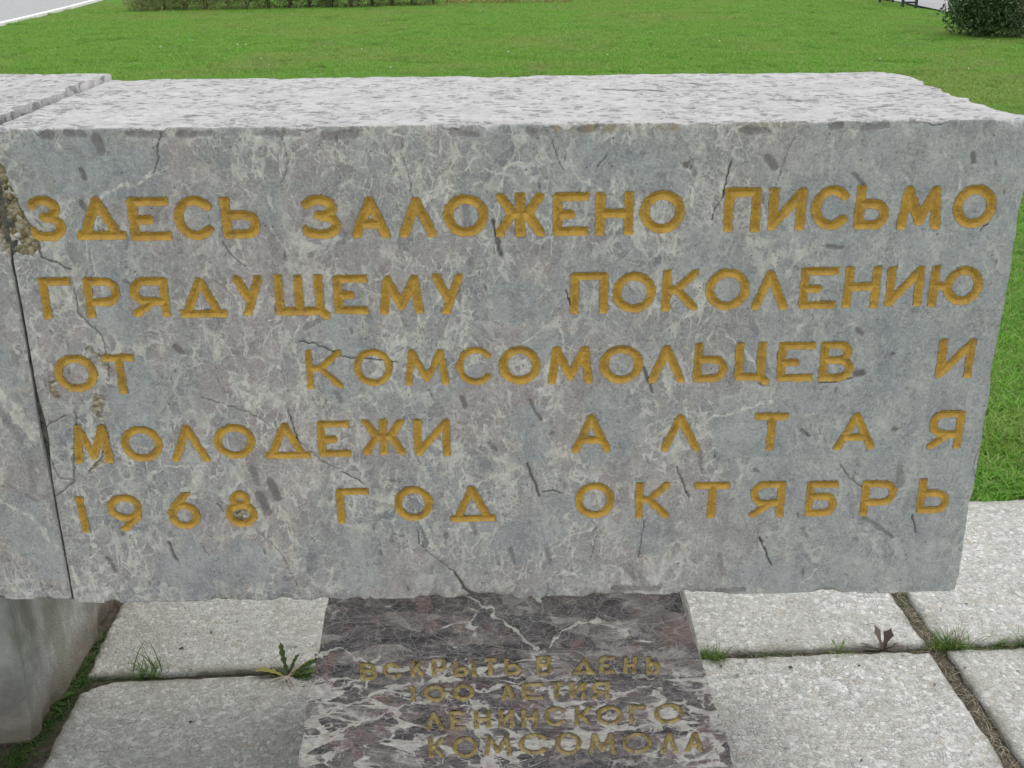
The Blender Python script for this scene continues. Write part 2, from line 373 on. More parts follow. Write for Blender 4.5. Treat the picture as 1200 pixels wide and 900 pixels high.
# ---------------------------------------------------------------- objects
def prop(o, label=None, cat=None, group=None, kind=None):
    for k, v in (('label', label), ('category', cat), ('group', group), ('kind', kind)):
        if v: o[k] = v
    return o
def mesh_np(name, V, F, mats, matidx=None, smooth=True, attrs=None):
    """V (n,3), F (m,4) or (m,3) or list of polygons"""
    me = bpy.data.meshes.new(name)
    if isinstance(F, np.ndarray):
        m, k = F.shape
        me.vertices.add(len(V)); me.vertices.foreach_set('co', np.ascontiguousarray(V, dtype=np.float32).ravel())
        me.loops.add(m * k); me.loops.foreach_set('vertex_index', F.astype(np.int32).ravel())
        me.polygons.add(m); me.polygons.foreach_set('loop_start', np.arange(0, m * k, k, dtype=np.int32))
        try: me.polygons.foreach_set('loop_total', np.full(m, k, dtype=np.int32))
        except Exception: pass
    else:
        me.from_pydata([tuple(v) for v in V], [], [tuple(f) for f in F])
    for mt in mats: me.materials.append(mt)
    if matidx is not None: me.polygons.foreach_set('material_index', np.asarray(matidx, dtype=np.int32))
    me.polygons.foreach_set('use_smooth', np.full(len(me.polygons), smooth, dtype=bool))
    me.update(calc_edges=True)
    for k, a in (attrs or {}).items():
        at = me.attributes.new(k, 'FLOAT', 'POINT'); at.data.foreach_set('value', np.asarray(a, dtype=np.float32))
    me.validate()
    return me
def link(name, me, parent=None, loc=(0, 0, 0), rz=0):
    o = bpy.data.objects.new(name, me); COL.objects.link(o); o.location = loc; o.rotation_euler = (0, 0, rz)
    if parent: o.parent = parent
    return o

# ---------------------------------------------------------------- material helper
class NT:
    def __init__(s, name):
        s.m = bpy.data.materials.new(name); s.m.use_nodes = True; s.t = s.m.node_tree
        s.b = s.t.nodes['Principled BSDF']
    def n(s, ty, **kw):
        nd = s.t.nodes.new('ShaderNode' + ty)
        for k, v in kw.items():
            if hasattr(nd, k) and not k[0].isupper(): setattr(nd, k, v)
        return nd
    def set(s, sock, v):
        if v is None: return
        if hasattr(v, 'is_output') or hasattr(v, 'links'): s.t.links.new(v, sock)
        else:
            if sock.type == 'RGBA' and len(v) == 3: v = tuple(v) + (1,)
            sock.default_value = v
    def coord(s, k='Object'): return s.n('TexCoord').outputs[k]
    def noise(s, vec, scale, detail=4, rough=.55, dist=0, out=0):
        nd = s.n('TexNoise'); s.set(nd.inputs['Vector'], vec)
        for k, v in (('Scale', scale), ('Detail', detail), ('Roughness', rough), ('Distortion', dist)): nd.inputs[k].default_value = v
        return nd.outputs[out]
    def vor(s, vec, scale, feature='F1', out='Distance', rnd=1):
        nd = s.n('TexVoronoi'); nd.feature = feature; s.set(nd.inputs['Vector'], vec); nd.inputs['Scale'].default_value = scale
        nd.inputs['Randomness'].default_value = rnd
        return nd.outputs[out]
    def math(s, op, a, b=None, c=None, clamp=False):
        nd = s.n('Math'); nd.operation = op; nd.use_clamp = clamp
        s.set(nd.inputs[0], a); s.set(nd.inputs[1], b); s.set(nd.inputs[2], c); return nd.outputs[0]
    def vmath(s, op, a, b=None, scale=None):
        nd = s.n('VectorMath'); nd.operation = op; s.set(nd.inputs[0], a); s.set(nd.inputs[1], b)
        if scale is not None: s.set(nd.inputs['Scale'], scale)
        return nd.outputs[0]
    def ss(s, x, a, b, lo=0.0, hi=1.0):
        nd = s.n('MapRange'); nd.interpolation_type = 'SMOOTHSTEP'; nd.clamp = True
        s.set(nd.inputs['Value'], x)
        inv = a > b
        if inv: a, b, lo, hi = b, a, hi, lo
        for i, v in ((1, a), (2, b), (3, lo), (4, hi)): nd.inputs[i].default_value = v
        return nd.outputs[0]
    def mix(s, f, a, b, mode='MIX'):
        nd = s.n('Mix'); nd.data_type = 'RGBA'; nd.blend_type = mode; s.set(nd.inputs[0], f); s.set(nd.inputs[6], a); s.set(nd.inputs[7], b)
        return nd.outputs[2]
    def ramp(s, x, stops):
        nd = s.n('ValToRGB'); s.set(nd.inputs[0], x); e = nd.color_ramp.elements
        while len(e) < len(stops): e.new(.5)
        for q, (p, c) in zip(e, stops): q.position = p; q.color = tuple(c) + (1,)
        return nd.outputs[0]
    def attr(s, k): nd = s.n('Attribute'); nd.attribute_name = k; return nd.outputs['Fac']
    def sep(s, v, i): nd = s.n('SeparateXYZ'); s.set(nd.inputs[0], v); return nd.outputs[i]
    def warp(s, vec, scale, amt, detail=2):
        c = s.noise(vec, scale, detail, .5, 0, 1)
        return s.vmath('ADD', vec, s.vmath('SCALE', s.vmath('SUBTRACT', c, (.5, .5, .5)), scale=amt))
    def bump(s, h, dist, strength=1.0, prev=None):
        nd = s.n('Bump'); nd.inputs['Strength'].default_value = strength; nd.inputs['Distance'].default_value = dist
        s.set(nd.inputs['Height'], h)
        if prev is not None: s.set(nd.inputs['Normal'], prev)
        return nd.outputs[0]
    def done(s, col, rough=.6, normal=None, spec=.4):
        s.set(s.b.inputs['Base Color'], col); s.set(s.b.inputs['Roughness'], rough)
        s.b.inputs['Specular IOR Level'].default_value = spec
        if normal is not None: s.set(s.b.inputs['Normal'], normal)
        return s.m

def veined(t, w, scale, widthnoise, lo, hi, maxw, sharp):
    """cream matrix between angular clasts: the gap between cells opens and closes with a second noise"""
    e = t.vor(w, scale, 'DISTANCE_TO_EDGE'); wd = t.math('MULTIPLY', t.ss(widthnoise, lo, hi), maxw)
    d = t.math('SUBTRACT', wd, e)
    return t.ss(d, -sharp, sharp)
def marble_grey():
    t = NT('grey_breccia_marble'); v = t.coord()
    mp = t.n('Mapping'); t.set(mp.inputs['Vector'], v); mp.inputs['Rotation'].default_value = (0, .5, 0); mp.inputs['Scale'].default_value = (1.25, 1, .85)
    u = mp.outputs[0]
    w = t.warp(u, 7, .05, 3); w = t.warp(w, 45, .009, 3); w2 = t.warp(w, 110, .005, 2)
    c1 = t.vor(w, 15, out='Color'); c2 = t.vor(w2, 42, out='Color'); c3 = t.vor(w2, 110, out='Color')
    n1 = t.noise(w, 20, 8, .7); grain = t.noise(v, 260, 4, .75)
    cl = t.attr('clast'); ve = t.attr('vein'); ncl = t.math('SUBTRACT', 1.0, t.math('MULTIPLY', cl, .80))
    tone = t.math('ADD', t.math('MULTIPLY', t.sep(c1, 0), .26), t.math('ADD', t.math('MULTIPLY', t.sep(c2, 1), .26), t.math('ADD', t.math('MULTIPLY', t.sep(c3, 1), .14), t.math('MULTIPLY', n1, .38))))
    base = t.ramp(tone, [(.25, (.17, .175, .19)), (.36, (.24, .247, .262)), (.46, (.295, .30, .31)), (.54, (.275, .275, .285)), (.61, (.235, .22, .232)), (.68, (.315, .31, .31)), (.82, (.42, .412, .395))])
    mv = t.ss(t.noise(v, 4.2, 4, .6, .6), .46, .60)
    base = t.mix(t.math('MULTIPLY', mv, .75), base, t.mix(t.ss(n1, .3, .7), (.225, .19, .195), (.405, .355, .345)))
    gr = t.ss(t.sep(v, 0), .25, .6, 0, .5); base = t.mix(gr, base, t.mix(t.ss(n1, .3, .7), (.20, .232, .236), (.35, .39, .388)))
    flat = t.mix(t.ss(t.noise(w, 14, 8, .72), .28, .72), (.175, .195, .214), (.375, .398, .41))
    base = t.mix(t.math('MULTIPLY', cl, .85), base, flat)
    reg = t.noise(v, 5.0, 3, .55); r2 = t.noise(w, 13, 4, .65); r3 = t.noise(w, 30, 4, .65)
    m1 = veined(t, w, 15, r2, .45, .72, .12, .008)
    m2 = veined(t, w2, 42, t.math('ADD', t.math('MULTIPLY', r2, .55), t.math('MULTIPLY', r3, .5)), .46, .70, .22, .016)
    m3 = veined(t, w2, 110, t.math('ADD', t.math('MULTIPLY', reg, .5), t.math('MULTIPLY', r3, .5)), .49, .62, .24, .03)
    hair = t.math('ABSOLUTE', t.math('SUBTRACT', t.noise(u, 9, 6, .55, 1.4), .5)); hair = t.math('MULTIPLY', t.ss(hair, .008, .001), .5)
    vm = t.math('MAXIMUM', t.math('MAXIMUM', m1, t.math('MULTIPLY', m2, .9)), t.math('MULTIPLY', m3, .6))
    vm = t.math('MULTIPLY', vm, t.math('MULTIPLY', ncl, t.ss(reg, .36, .55, .45, 1)))
    vm = t.math('MAXIMUM', vm, hair)
    brk = t.math('SUBTRACT', ve, t.math('MULTIPLY', t.noise(w2, 48, 5, .75), 1.0)); vm = t.math('MAXIMUM', vm, t.ss(brk, -.06, .16, 0, .95))
    vcol = t.mix(t.ss(t.noise(w, 90, 4, .7), .3, .7), (.40, .395, .37), (.60, .59, .545))
    vcol = t.mix(t.ss(t.sep(c3, 2), .72, .78, 0, .6), vcol, (.27, .27, .27))
    vm2 = t.math('MULTIPLY', vm, t.ss(t.noise(v, 120, 3, .7), .25, .5, .45, .95))
    col = t.mix(vm2, base, vcol)
    col = t.mix(t.ss(grain, .50, .72, 0, .5), col, (.54, .54, .51)); col = t.mix(t.ss(grain, .50, .28, 0, .42), col, (.11, .11, .115)); sc = t.noise(v, 75, 6, .78); col = t.mix(t.ss(sc, .54, .66, 0, .4), col, (.50, .495, .465)); col = t.mix(t.ss(sc, .46, .33, 0, .55), col, (.115, .113, .12))
    # small slanting dark inclusions
    sk = t.n('Mapping'); t.set(sk.inputs['Vector'], t.warp(v, 50, .01)); sk.inputs['Rotation'].default_value = (0, .38, 0); sk.inputs['Scale'].default_value = (2.4, 1, .8)
    dk = t.vor(sk.outputs[0], 24); pick = t.sep(t.vor(sk.outputs[0], 24, out='Color'), 2)
    dm = t.math('MULTIPLY', t.ss(dk, .16, .09), t.ss(pick, .80, .83)); col = t.mix(t.math('MULTIPLY', dm, .6), col, (.09, .08, .085))
    pit = t.math('MULTIPLY', t.ss(t.vor(v, 85), .13, .07), t.ss(t.sep(t.vor(v, 85, out='Color'), 0), .86, .88)); col = t.mix(t.math('MULTIPLY', pit, .7), col, (.06, .055, .055))
    pk = t.math('MULTIPLY', t.ss(t.noise(v, 28, 5, .7, 1), .63, .72), .40); col = t.mix(pk, col, (.36, .235, .19))
    col = t.mix(t.math('MULTIPLY', t.attr('blot'), .85), col, t.mix(grain, (.06, .052, .057), (.16, .14, .145)))
    dkh = t.math('ABSOLUTE', t.math('SUBTRACT', t.noise(w, 11, 6, .6, 1.0), .5)); dkh = t.math('MULTIPLY', t.ss(dkh, .006, .001), t.ss(t.noise(v, 14, 2), .5, .62, 0, .55)); col = t.mix(dkh, col, (.07, .065, .065))
    col = t.mix(t.math('MULTIPLY', t.attr('crack'), .9), col, (.04, .036, .033))
    col = t.vmath('MULTIPLY', col, (1.14, 1.13, 1.11))
    # rain streaks and grime running from the top edge
    rs = t.n('Mapping'); t.set(rs.inputs['Vector'], v); rs.inputs['Scale'].default_value = (26, 26, 1.6)
    run = t.math('MULTIPLY', t.ss(t.noise(rs.outputs[0], 1, 4, .6), .52, .72), .22); col = t.mix(run, col, (.15, .155, .14))
    pb = t.vor(t.warp(v, 90, .006), 150, out='Color'); pbe = t.vor(v, 150)
    oc = t.mix(t.sep(pb, 0), (.17, .13, .065), (.38, .33, .21)); oc = t.mix(t.ss(t.sep(pb, 1), .82, .9), oc, (.55, .53, .46))
    col = t.mix(t.attr('mortar'), col, oc)
    li = t.math('MULTIPLY', t.attr('lichen'), t.ss(t.noise(v, 70, 3, .6), .42, .58)); col = t.mix(t.math('MULTIPLY', li, .6), col, (.27, .21, .09))
    h = t.math('ADD', t.math('MULTIPLY', grain, .8), t.math('MULTIPLY', t.noise(v, 60, 4, .7), .8))
    h = t.math('SUBTRACT', h, t.math('ADD', pit, t.math('MULTIPLY', t.math('MULTIPLY', pbe, t.attr('mortar')), 6)))
    return t.done(col, t.ss(grain, .3, .7, .5, .75), t.bump(h, .0012, .9), .35)

def marble_top():
    t = NT('rough_weathered_marble_top'); v = t.coord()
    w = t.warp(v, 30, .02, 3)
    n1 = t.noise(w, 26, 8, .72); g = t.noise(v, 190, 4, .75)
    base = t.mix(t.ss(n1, .3, .7), (.34, .335, .335), (.50, .49, .485))
    base = t.mix(t.ss(g, .45, .75, 0, .5), base, (.54, .54, .53)); base = t.mix(t.ss(g, .5, .28, 0, .4), base, (.22, .22, .22))
    dens = t.noise(v, 5.5, 3, .6, .5)
    # grey flaked pits: the darker stone showing where the bush-hammered skin has spalled
    q = t.warp(t.warp(v, 20, .02), 70, .012, 3)
    q2 = t.warp(t.warp(v, 38, .03, 4), 150, .008, 2); d = t.vor(q2, 62, 'DISTANCE_TO_EDGE'); pk = t.sep(t.vor(q2, 62, out='Color'), 0)
    fl = t.math('MULTIPLY', t.ss(d, .06, .15), t.ss(t.math('SUBTRACT', t.math('MULTIPLY', dens, 1.5), pk), .33, .38))
    fl = t.math('MULTIPLY', fl, t.ss(t.noise(v, 90, 3, .6), .35, .5, .4, 1))
    fl2 = t.math('MULTIPLY', t.ss(t.noise(q, 48, 6, .75), .54, .60), t.ss(dens, .42, .55, .08, .42)); fl = t.math('MAXIMUM', fl, fl2)
    col = t.mix(t.math('MULTIPLY', fl, .72), base, t.mix(t.ss(n1, .3, .7), (.09, .09, .095), (.24, .235, .235)))
    br = t.ss(t.noise(w, 12, 4, .7), .58, .75); col = t.mix(t.math('MULTIPLY', br, .35), col, (.38, .34, .29))
    col = t.mix(t.math('MULTIPLY', t.attr('blot'), .8), col, (.09, .085, .085))
    col = t.mix(t.math('MULTIPLY', t.attr('crack'), .7), col, (.06, .055, .05))
    h = t.math('ADD', t.math('MULTIPLY', t.noise(v, 30, 8, .75), 1.0), t.math('MULTIPLY', g, .5))
    return t.done(col, .85, t.bump(h, .004, .9), .3)

def marble_dark():
    t = NT('dark_red_breccia_marble'); v = t.coord()
    mp = t.n('Mapping'); t.set(mp.inputs['Vector'], v); mp.inputs['Rotation'].default_value = (0, .42, 0); mp.inputs['Scale'].default_value = (.75, 1, 1.5)
    w = t.warp(mp.outputs[0], 7, .07, 3); w = t.warp(w, 38, .014, 3); w2 = t.warp(w, 110, .005)
    n1 = t.noise(w, 26, 8, .72); a = t.sep(t.vor(w, 24, out='Color'), 0); a2 = t.sep(t.vor(w2, 75, out='Color'), 0); g = t.noise(v, 260, 4, .75)
    tone = t.math('ADD', t.math('MULTIPLY', a, .32), t.math('ADD', t.math('MULTIPLY', a2, .22), t.math('MULTIPLY', n1, .46)))
    base = t.ramp(tone, [(.28, (.035, .033, .037)), (.42, (.075, .068, .076)), (.52, (.115, .10, .107)), (.60, (.16, .133, .132)), (.74, (.29, .272, .265))])
    red = t.ss(t.noise(v, 14, 5, .65, 1), .52, .66); base = t.mix(t.math('MULTIPLY', red, .6), base, t.mix(n1, (.12, .06, .055), (.27, .165, .145)))
    lowz = t.ss(t.sep(v, 2), .40, .33); r2 = t.noise(w, 11, 4, .6); r3 = t.noise(w, 26, 4, .65)
    lw = t.math('ADD', t.math('MULTIPLY', lowz, .09), -.125)
    m1 = veined(t, w, 17, t.math('ADD', r2, lw), .42, .68, .24, .02)
    m2 = veined(t, w2, 42, t.math('ADD', t.math('ADD', t.math('MULTIPLY', r2, .5), t.math('MULTIPLY', r3, .5)), lw), .46, .66, .34, .04)
    m3 = veined(t, w2, 110, t.math('ADD', r3, lw), .50, .66, .35, .07)
    fil = t.math('ABSOLUTE', t.math('SUBTRACT', t.noise(w, 14, 6, .6, 1.0), .5)); fil = t.math('MULTIPLY', t.ss(fil, .014, .002), .3)
    vm = t.math('MAXIMUM', t.math('MAXIMUM', m1, m2), t.math('MAXIMUM', fil, t.math('MULTIPLY', m3, .6)))
    brk = t.math('SUBTRACT', t.attr('vein'), t.math('MULTIPLY', t.noise(w2, 30, 6, .8), 1.55)); vm = t.math('MAXIMUM', vm, t.ss(brk, -.05, .14))
    vc = t.mix(t.ss(t.noise(w, 80, 4, .7), .3, .7), (.36, .345, .32), (.64, .62, .575)); vc = t.mix(t.ss(t.noise(v, 30, 3), .5, .7, 0, .45), vc, (.42, .30, .28))
    col = t.mix(t.math('MULTIPLY', vm, t.ss(t.noise(v, 110, 3, .7), .25, .5, .5, .95)), base, vc)
    col = t.mix(t.ss(g, .48, .75, 0, .30), col, (.36, .355, .35)); col = t.mix(t.ss(g, .48, .25, 0, .3), col, (.04, .04, .04))
    h = t.math('ADD', t.math('MULTIPLY', g, .5), t.math('MULTIPLY', t.noise(v, 50, 4, .7), .5))
    return t.done(col, t.ss(g, .3, .7, .42, .68), t.bump(h, .0012, .8), .4)

def simple(name, c1, c2, scale=30, rough=.7, bump=0.0, bscale=None, spec=.3, attr=None):
    t = NT(name); v = t.coord(); n = t.noise(v, scale, 6, .65)
    col = t.mix(t.ss(n, .3, .7), c1, c2)
    if attr: col = t.mix(t.attr(attr), col, t.vmath('SCALE', col, scale=.45))
    nrm = t.bump(t.noise(v, bscale or scale * 3, 5, .7), bump, .8) if bump else None
    return t.done(col, rough, nrm, spec)

def gold_paint():
    t = NT('ochre_gold_paint'); v = t.coord(); n = t.noise(v, 45, 5, .6); g = t.noise(v, 330, 3, .7)
    col = t.mix(t.ss(n, .3, .7), (.42, .245, .038), (.56, .34, .055))
    col = t.mix(t.ss(g, .55, .8, 0, .45), col, (.27, .15, .04))
    col = t.mix(t.ss(t.noise(v, 60, 6, .78), .50, .66, 0, .6), col, (.22, .145, .05)); gap = t.math('MULTIPLY', t.ss(t.noise(v, 95, 5, .75), .655, .70), .8); col = t.mix(gap, col, (.24, .235, .22))
    return t.done(col, .52, t.bump(t.math('ADD', g, n), .0016, .9), .4)
def gold_worn():
    t = NT('worn_gold_paint'); v = t.coord(); g = t.noise(v, 130, 5, .75)
    col = t.mix(t.ss(t.noise(v, 60, 4), .3, .7), (.25, .18, .05), (.42, .33, .14))
    col = t.mix(t.ss(g, .50, .58, 0, .85), col, (.13, .11, .10)); col = t.mix(t.ss(t.noise(v, 90, 4, .7), .56, .64, 0, .7), col, (.32, .29, .26))
    return t.done(col, .6, t.bump(g, .0012, .8), .3)

def slab_mat():
    t = NT('washed_aggregate_concrete'); v = t.coord(); gp = t.n('NewGeometry').outputs['Position']
    w = t.warp(v, 60, .008, 2)
    c = t.vor(w, 105, out='Color'); d = t.vor(w, 105); e = t.vor(w, 105, 'DISTANCE_TO_EDGE')
    c2 = t.sep(t.vor(t.warp(v, 130, .004), 230, out='Color'), 0); d2 = t.vor(w, 230)
    n = t.noise(v, 7, 5, .6); g = t.noise(v, 180, 4, .75)
    base = t.ramp(t.sep(c, 0), [(0, (.34, .345, .32)), (.3, (.47, .475, .45)), (.7, (.56, .565, .54)), (1, (.70, .70, .675))])
    fine = t.mix(c2, (.31, .31, .28), (.56, .56, .53))
    col = t.mix(t.ss(t.sep(c, 1), .35, .55), fine, base)
    edge = t.math('MULTIPLY', t.ss(e, .075, .0), t.ss(t.noise(v, 35, 3, .6), .38, .6)); col = t.mix(t.math('MULTIPLY', edge, .85), col, (.13, .135, .115))
    col = t.mix(t.ss(g, .50, .72, 0, .55), col, (.22, .22, .19))
    oi = t.n('ObjectInfo').outputs['Random']; col = t.mix(t.math('MULTIPLY', oi, .30), col, t.mix(oi, (.36, .36, .31), (.30, .31, .29)))
    warm = t.ss(t.sep(c, 2), .93, .95, 0, .35); col = t.mix(warm, col, (.42, .35, .24))
    # darker green-grey tint, patchy, strongest under and around the monument
    px, py = t.sep(gp, 0), t.sep(gp, 1)
    dx = t.math('ABSOLUTE', t.math('ADD', px, .18)); near = t.math('MULTIPLY', t.ss(dx, 1.15, .35), t.ss(py, 2.6, 2.1))
    tint = t.math('MULTIPLY', near, t.ss(n, .25, .6, .45, 1)); col = t.mix(t.math('MULTIPLY', tint, .22), col, t.mix(g, (.19, .205, .165), (.30, .31, .26)))
    col = t.mix(t.ss(t.noise(v, 3.5, 5, .65), .45, .7, 0, .35), col, (.27, .265, .225)); st = t.math('MULTIPLY', t.ss(t.noise(v, 16, 6, .7), .56, .72), .45); col = t.mix(st, col, (.20, .195, .16))
    ed = t.attr('edge'); col = t.mix(t.math('MULTIPLY', ed, .75), col, t.mix(g, (.10, .10, .07), (.22, .22, .16)))
    h = t.math('SUBTRACT', t.math('MULTIPLY', g, .9), t.math('ADD', t.math('MULTIPLY', t.vor(v, 105), .8), t.math('MULTIPLY', t.vor(v, 230), .6)))
    return t.done(col, .85, t.bump(h, .0035, .85), .25)

def leaf_mat(name, c1, c2, c3=None, world=False, trans=.25):
    t = NT(name); v = t.n('NewGeometry').outputs['Position']; r = t.attr('rnd')
    col = t.mix(r, c1, c2)
    if world:
        n = t.noise(v, .28, 5, .65, .6); col = t.mix(t.ss(n, .47, .62, 0, .75), col, t.mix(r, (.19, .31, .05), (.34, .43, .11)))
        n2 = t.noise(v, 1.7, 4, .65); col = t.mix(t.ss(n2, .52, .68, 0, .35), col, (.05, .17, .018))
        n3 = t.noise(v, .6, 5, .7, .5); col = t.mix(t.ss(n3, .57, .69, 0, .45), col, (.30, .27, .12))
    if c3: col = t.mix(t.ss(r, .86, .92), col, c3)
    t.b.inputs['Subsurface Weight'].default_value = 0
    m = t.done(col, .55, None, .3)
    tr = t.n('BsdfTranslucent'); t.set(tr.inputs[0], col); ms = t.n('MixShader'); ms.inputs[0].default_value = trans
    t.t.links.new(t.b.outputs[0], ms.inputs[1]); t.t.links.new(tr.outputs[0], ms.inputs[2])
    t.t.links.new(ms.outputs[0], t.t.nodes['Material Output'].inputs[0])
    return m

M_FACE, M_TOP, M_DARK, M_GOLD, M_WORN, M_SLAB = marble_grey(), marble_top(), marble_dark(), gold_paint(), gold_worn(), slab_mat()
M_SOIL = simple('joint_soil', (.045, .038, .026), (.12, .105, .08), 60, .95, .006, 140)
M_LEG = simple('pale_stained_marble', (.25, .26, .245), (.40, .41, .385), 9, .8, .002, 90)
M_ASPH = simple('pale_asphalt', (.28, .285, .29), (.36, .36, .36), 14, .9, .004, 90)
M_KERB = simple('white_kerb_paint', (.62, .62, .60), (.78, .78, .76), 12, .8, .003, 60)
M_TURF = simple('turf_thatch', (.045, .11, .014), (.09, .18, .025), 9, .95, .01, 60)
M_GRASS = leaf_mat('lawn_grass_blades', (.105, .28, .025), (.27, .53, .075), (.40, .38, .18), True, .35)
M_WEED = leaf_mat('weed_green', (.06, .13, .02), (.15, .26, .05), (.28, .25, .12), False, .3)
M_DARKWEED = leaf_mat('dark_moss_green', (.025, .065, .012), (.07, .14, .03), (.13, .12, .05), False, .2)  # darker green of the moss and dull low weeds
M_STRAW = leaf_mat('dry_straw', (.20, .17, .11), (.42, .38, .28), None, False, .2)
M_DAND = leaf_mat('dandelion_leaf', (.045, .075, .02), (.10, .15, .035), (.26, .24, .05), False, .25)
M_PALE = leaf_mat('pale_dry_stalk', (.38, .32, .26), (.50, .45, .38), None, False, .1)
M_BROWN = leaf_mat('dead_brown_leaf', (.055, .042, .034), (.12, .095, .075), None, False, .1)
M_BUSH = leaf_mat('dark_shrub_leaf', (.025, .06, .018), (.10, .18, .06), None, False, .2)
M_BUSH2 = leaf_mat('grey_green_shrub_leaf', (.07, .12, .045), (.20, .26, .14), (.34, .36, .26), False, .25)
M_BORD = leaf_mat('olive_border_leaf', (.13, .17, .05), (.34, .38, .16), (.48, .45, .26), False, .25)
M_BORD2 = leaf_mat('dark_border_leaf', (.06, .085, .035), (.19, .21, .09), (.32, .24, .17), False, .25)
M_RED = leaf_mat('red_orange_petal', (.22, .12, .05), (.33, .24, .10), None, False, .2)
M_STEM = simple('brown_stem', (.06, .045, .03), (.12, .09, .06), 40, .9)
M_IRON = simple('dark_painted_metal', (.025, .028, .035), (.05, .05, .055), 20, .5)
M_WOOD = simple('dark_bench_wood', (.10, .065, .04), (.17, .11, .07), 25, .7, .001)
M_WHITEP = leaf_mat('white_petal', (.7, .7, .66), (.85, .84, .78), None, False, .2)

# ---------------------------------------------------------------- carved glyph strokes, unit box, (x right, y up)
def arc(cx, cy, rx, ry, a0, a1, n=18):
    return [(cx + rx * math.cos(R(a0 + (a1 - a0) * i / n)), cy + ry * math.sin(R(a0 + (a1 - a0) * i / n))) for i in range(n + 1)]
G = {
 'О': [arc(.5, .5, .5, .5, 0, 360, 30)],
 'С': [arc(.54, .5, .54, .5, 42, 318, 24)],
 'Е': [[(1, 1), (.02, 1), (.02, 0), (1, 0)], [(.02, .48), (.5, .48)]],
 'Д': [[(0, 0), (1, 0)], [(.08, 0), (.46, 1), (.90, 0)]],
 'Л': [[(0, 0), (.46, 1), (1, 0)]],
 'А': [[(0, 0), (.48, 1), (1, 0)], [(.22, .3), (.76, .3)]],
 'Ж': [[(.5, 1), (.5, 0)], [(.02, 1), (.3, .52), (0, 0)], [(.98, 1), (.7, .52), (1, 0)], [(.3, .52), (.7, .52)]],
 'Н': [[(0, 1), (0, 0)], [(1, 1), (1, 0)], [(0, .52), (1, .52)]],
 'П': [[(0, 0), (0, 1), (1, 1), (1, 0)]],
 'И': [[(0, 1), (0, 0), (1, 1), (1, 0)]],
 'М': [[(0, 0), (.12, 1), (.5, .12), (.88, 1), (1, 0)]],
 'К': [[(0, 1), (0, 0)], [(1, 1), (.38, .52), (0, .52)], [(.38, .52), (1, 0)]],
 'Г': [[(0, 0), (0, 1), (1, 1)]],
 'Р': [[(0, 0), (0, 1), (.55, 1)] + arc(.6, .68, .4, .32, 90, -90, 12) + [(0, .36)]],
 'Я': [[(1, 0), (1, 1), (.45, 1)] + arc(.4, .68, .4, .32, 90, 270, 12) + [(1, .36)], [(.62, .36), (.04, 0)]],
 'Ь': [[(0, 1), (0, 0), (.55, 0)] + arc(.6, .3, .4, .3, -90, 90, 12) + [(0, .6)]],
 'Ы': [[(0, 1), (0, 0), (.3, 0)] + arc(.32, .28, .28, .28, -90, 90, 10) + [(0, .56)], [(1, 1), (1, 0)]],
 'Б': [[(.9, 1), (0, 1), (0, 0), (.55, 0)] + arc(.6, .29, .4, .29, -90, 90, 12) + [(0, .58)]],
 'В': [[(0, 0), (0, 1), (.5, 1)] + arc(.55, .77, .33, .23, 90, -90, 10) + [(0, .54)], [(.5, .54)] + arc(.58, .27, .42, .27, 90, -90, 10) + [(0, 0)]],
 'З': [arc(.42, .76, .46, .24, 150, -80, 14) + arc(.42, .27, .58, .27, 90, -155, 16)],
 'Т': [[(0, 1), (1, 1)], [(.52, 1), (.52, 0)]],
 'У': [[(0, 1), (.5, .36)], [(1, 1), (.42, 0)]],
 'Щ': [[(0, 1), (0, .12), (.88, .12), (.88, 1)], [(.44, 1), (.44, .12)], [(.88, .12), (1, 0)]],
 'Ц': [[(0, 1), (0, .13), (.82, .13), (.82, 1)], [(.82, .13), (1, 0)]],
 'Ю': [[(0, 1), (0, 0)], [(0, .5), (.33, .5)], arc(.66, .5, .34, .46, 0, 360, 26)],
 '1': [[(.35, 1), (.65, 0)]],
 '9': [arc(.5, .66, .5, .34, 0, 360, 24), [(1, .62), (.92, .38), (.45, 0)]],
 '6': [arc(.5, .34, .5, .34, 0, 360, 24), [(0, .36), (.12, .62), (.6, 1)]],
 '8': [arc(.5, .31, .5, .31, 0, 360, 24), arc(.5, .80, .26, .19, 0, 360, 20)],
 '0': [arc(.5, .5, .5, .5, 0, 360, 30)],
}
def strokes(rec):
    ch, u, z, w, h, hw = rec
    iw, ih = w - 2 * hw * .95, h - 2 * hw * .92
    if ch == '1': iw = w * .5
    out = []
    for s in G[ch]:
        q = [(u - iw / 2 + iw * a, z - ih / 2 + ih * b) for a, b in s]
        if math.dist(q[0], q[-1]) > 1e-4:            # run open ends out so the box cuts them flat, as a chisel would
            for e, f in ((0, 1), (-1, -2)):
                (a, b), (c, d) = q[e], q[f]; L = math.hypot(a - c, b - d) + 1e-9
                if s[e][1] in (0, 1) or s[e][0] in (0, 1): q[e] = (a + (a - c) / L * hw * .9, b + (b - d) / L * hw * .9)
        out.append(q)
    return out
def polydist(X, Z, pts):
    d = np.full(X.shape, 9.0)
    if len(pts) == 1: return np.hypot(X - pts[0][0], Z - pts[0][1])
    for (ax, az), (bx, bz) in zip(pts[:-1], pts[1:]):
        dx, dz = bx - ax, bz - az; L = dx * dx + dz * dz + 1e-12
        t = np.clip(((X - ax) * dx + (Z - az) * dz) / L, 0, 1)
        d = np.minimum(d, np.hypot(X - ax - t * dx, Z - az - t * dz))
    return d
def capdist(X, Z, pts):
    """distance with square stroke ends: open ends are cut flat"""
    return polydist(X, Z, pts)
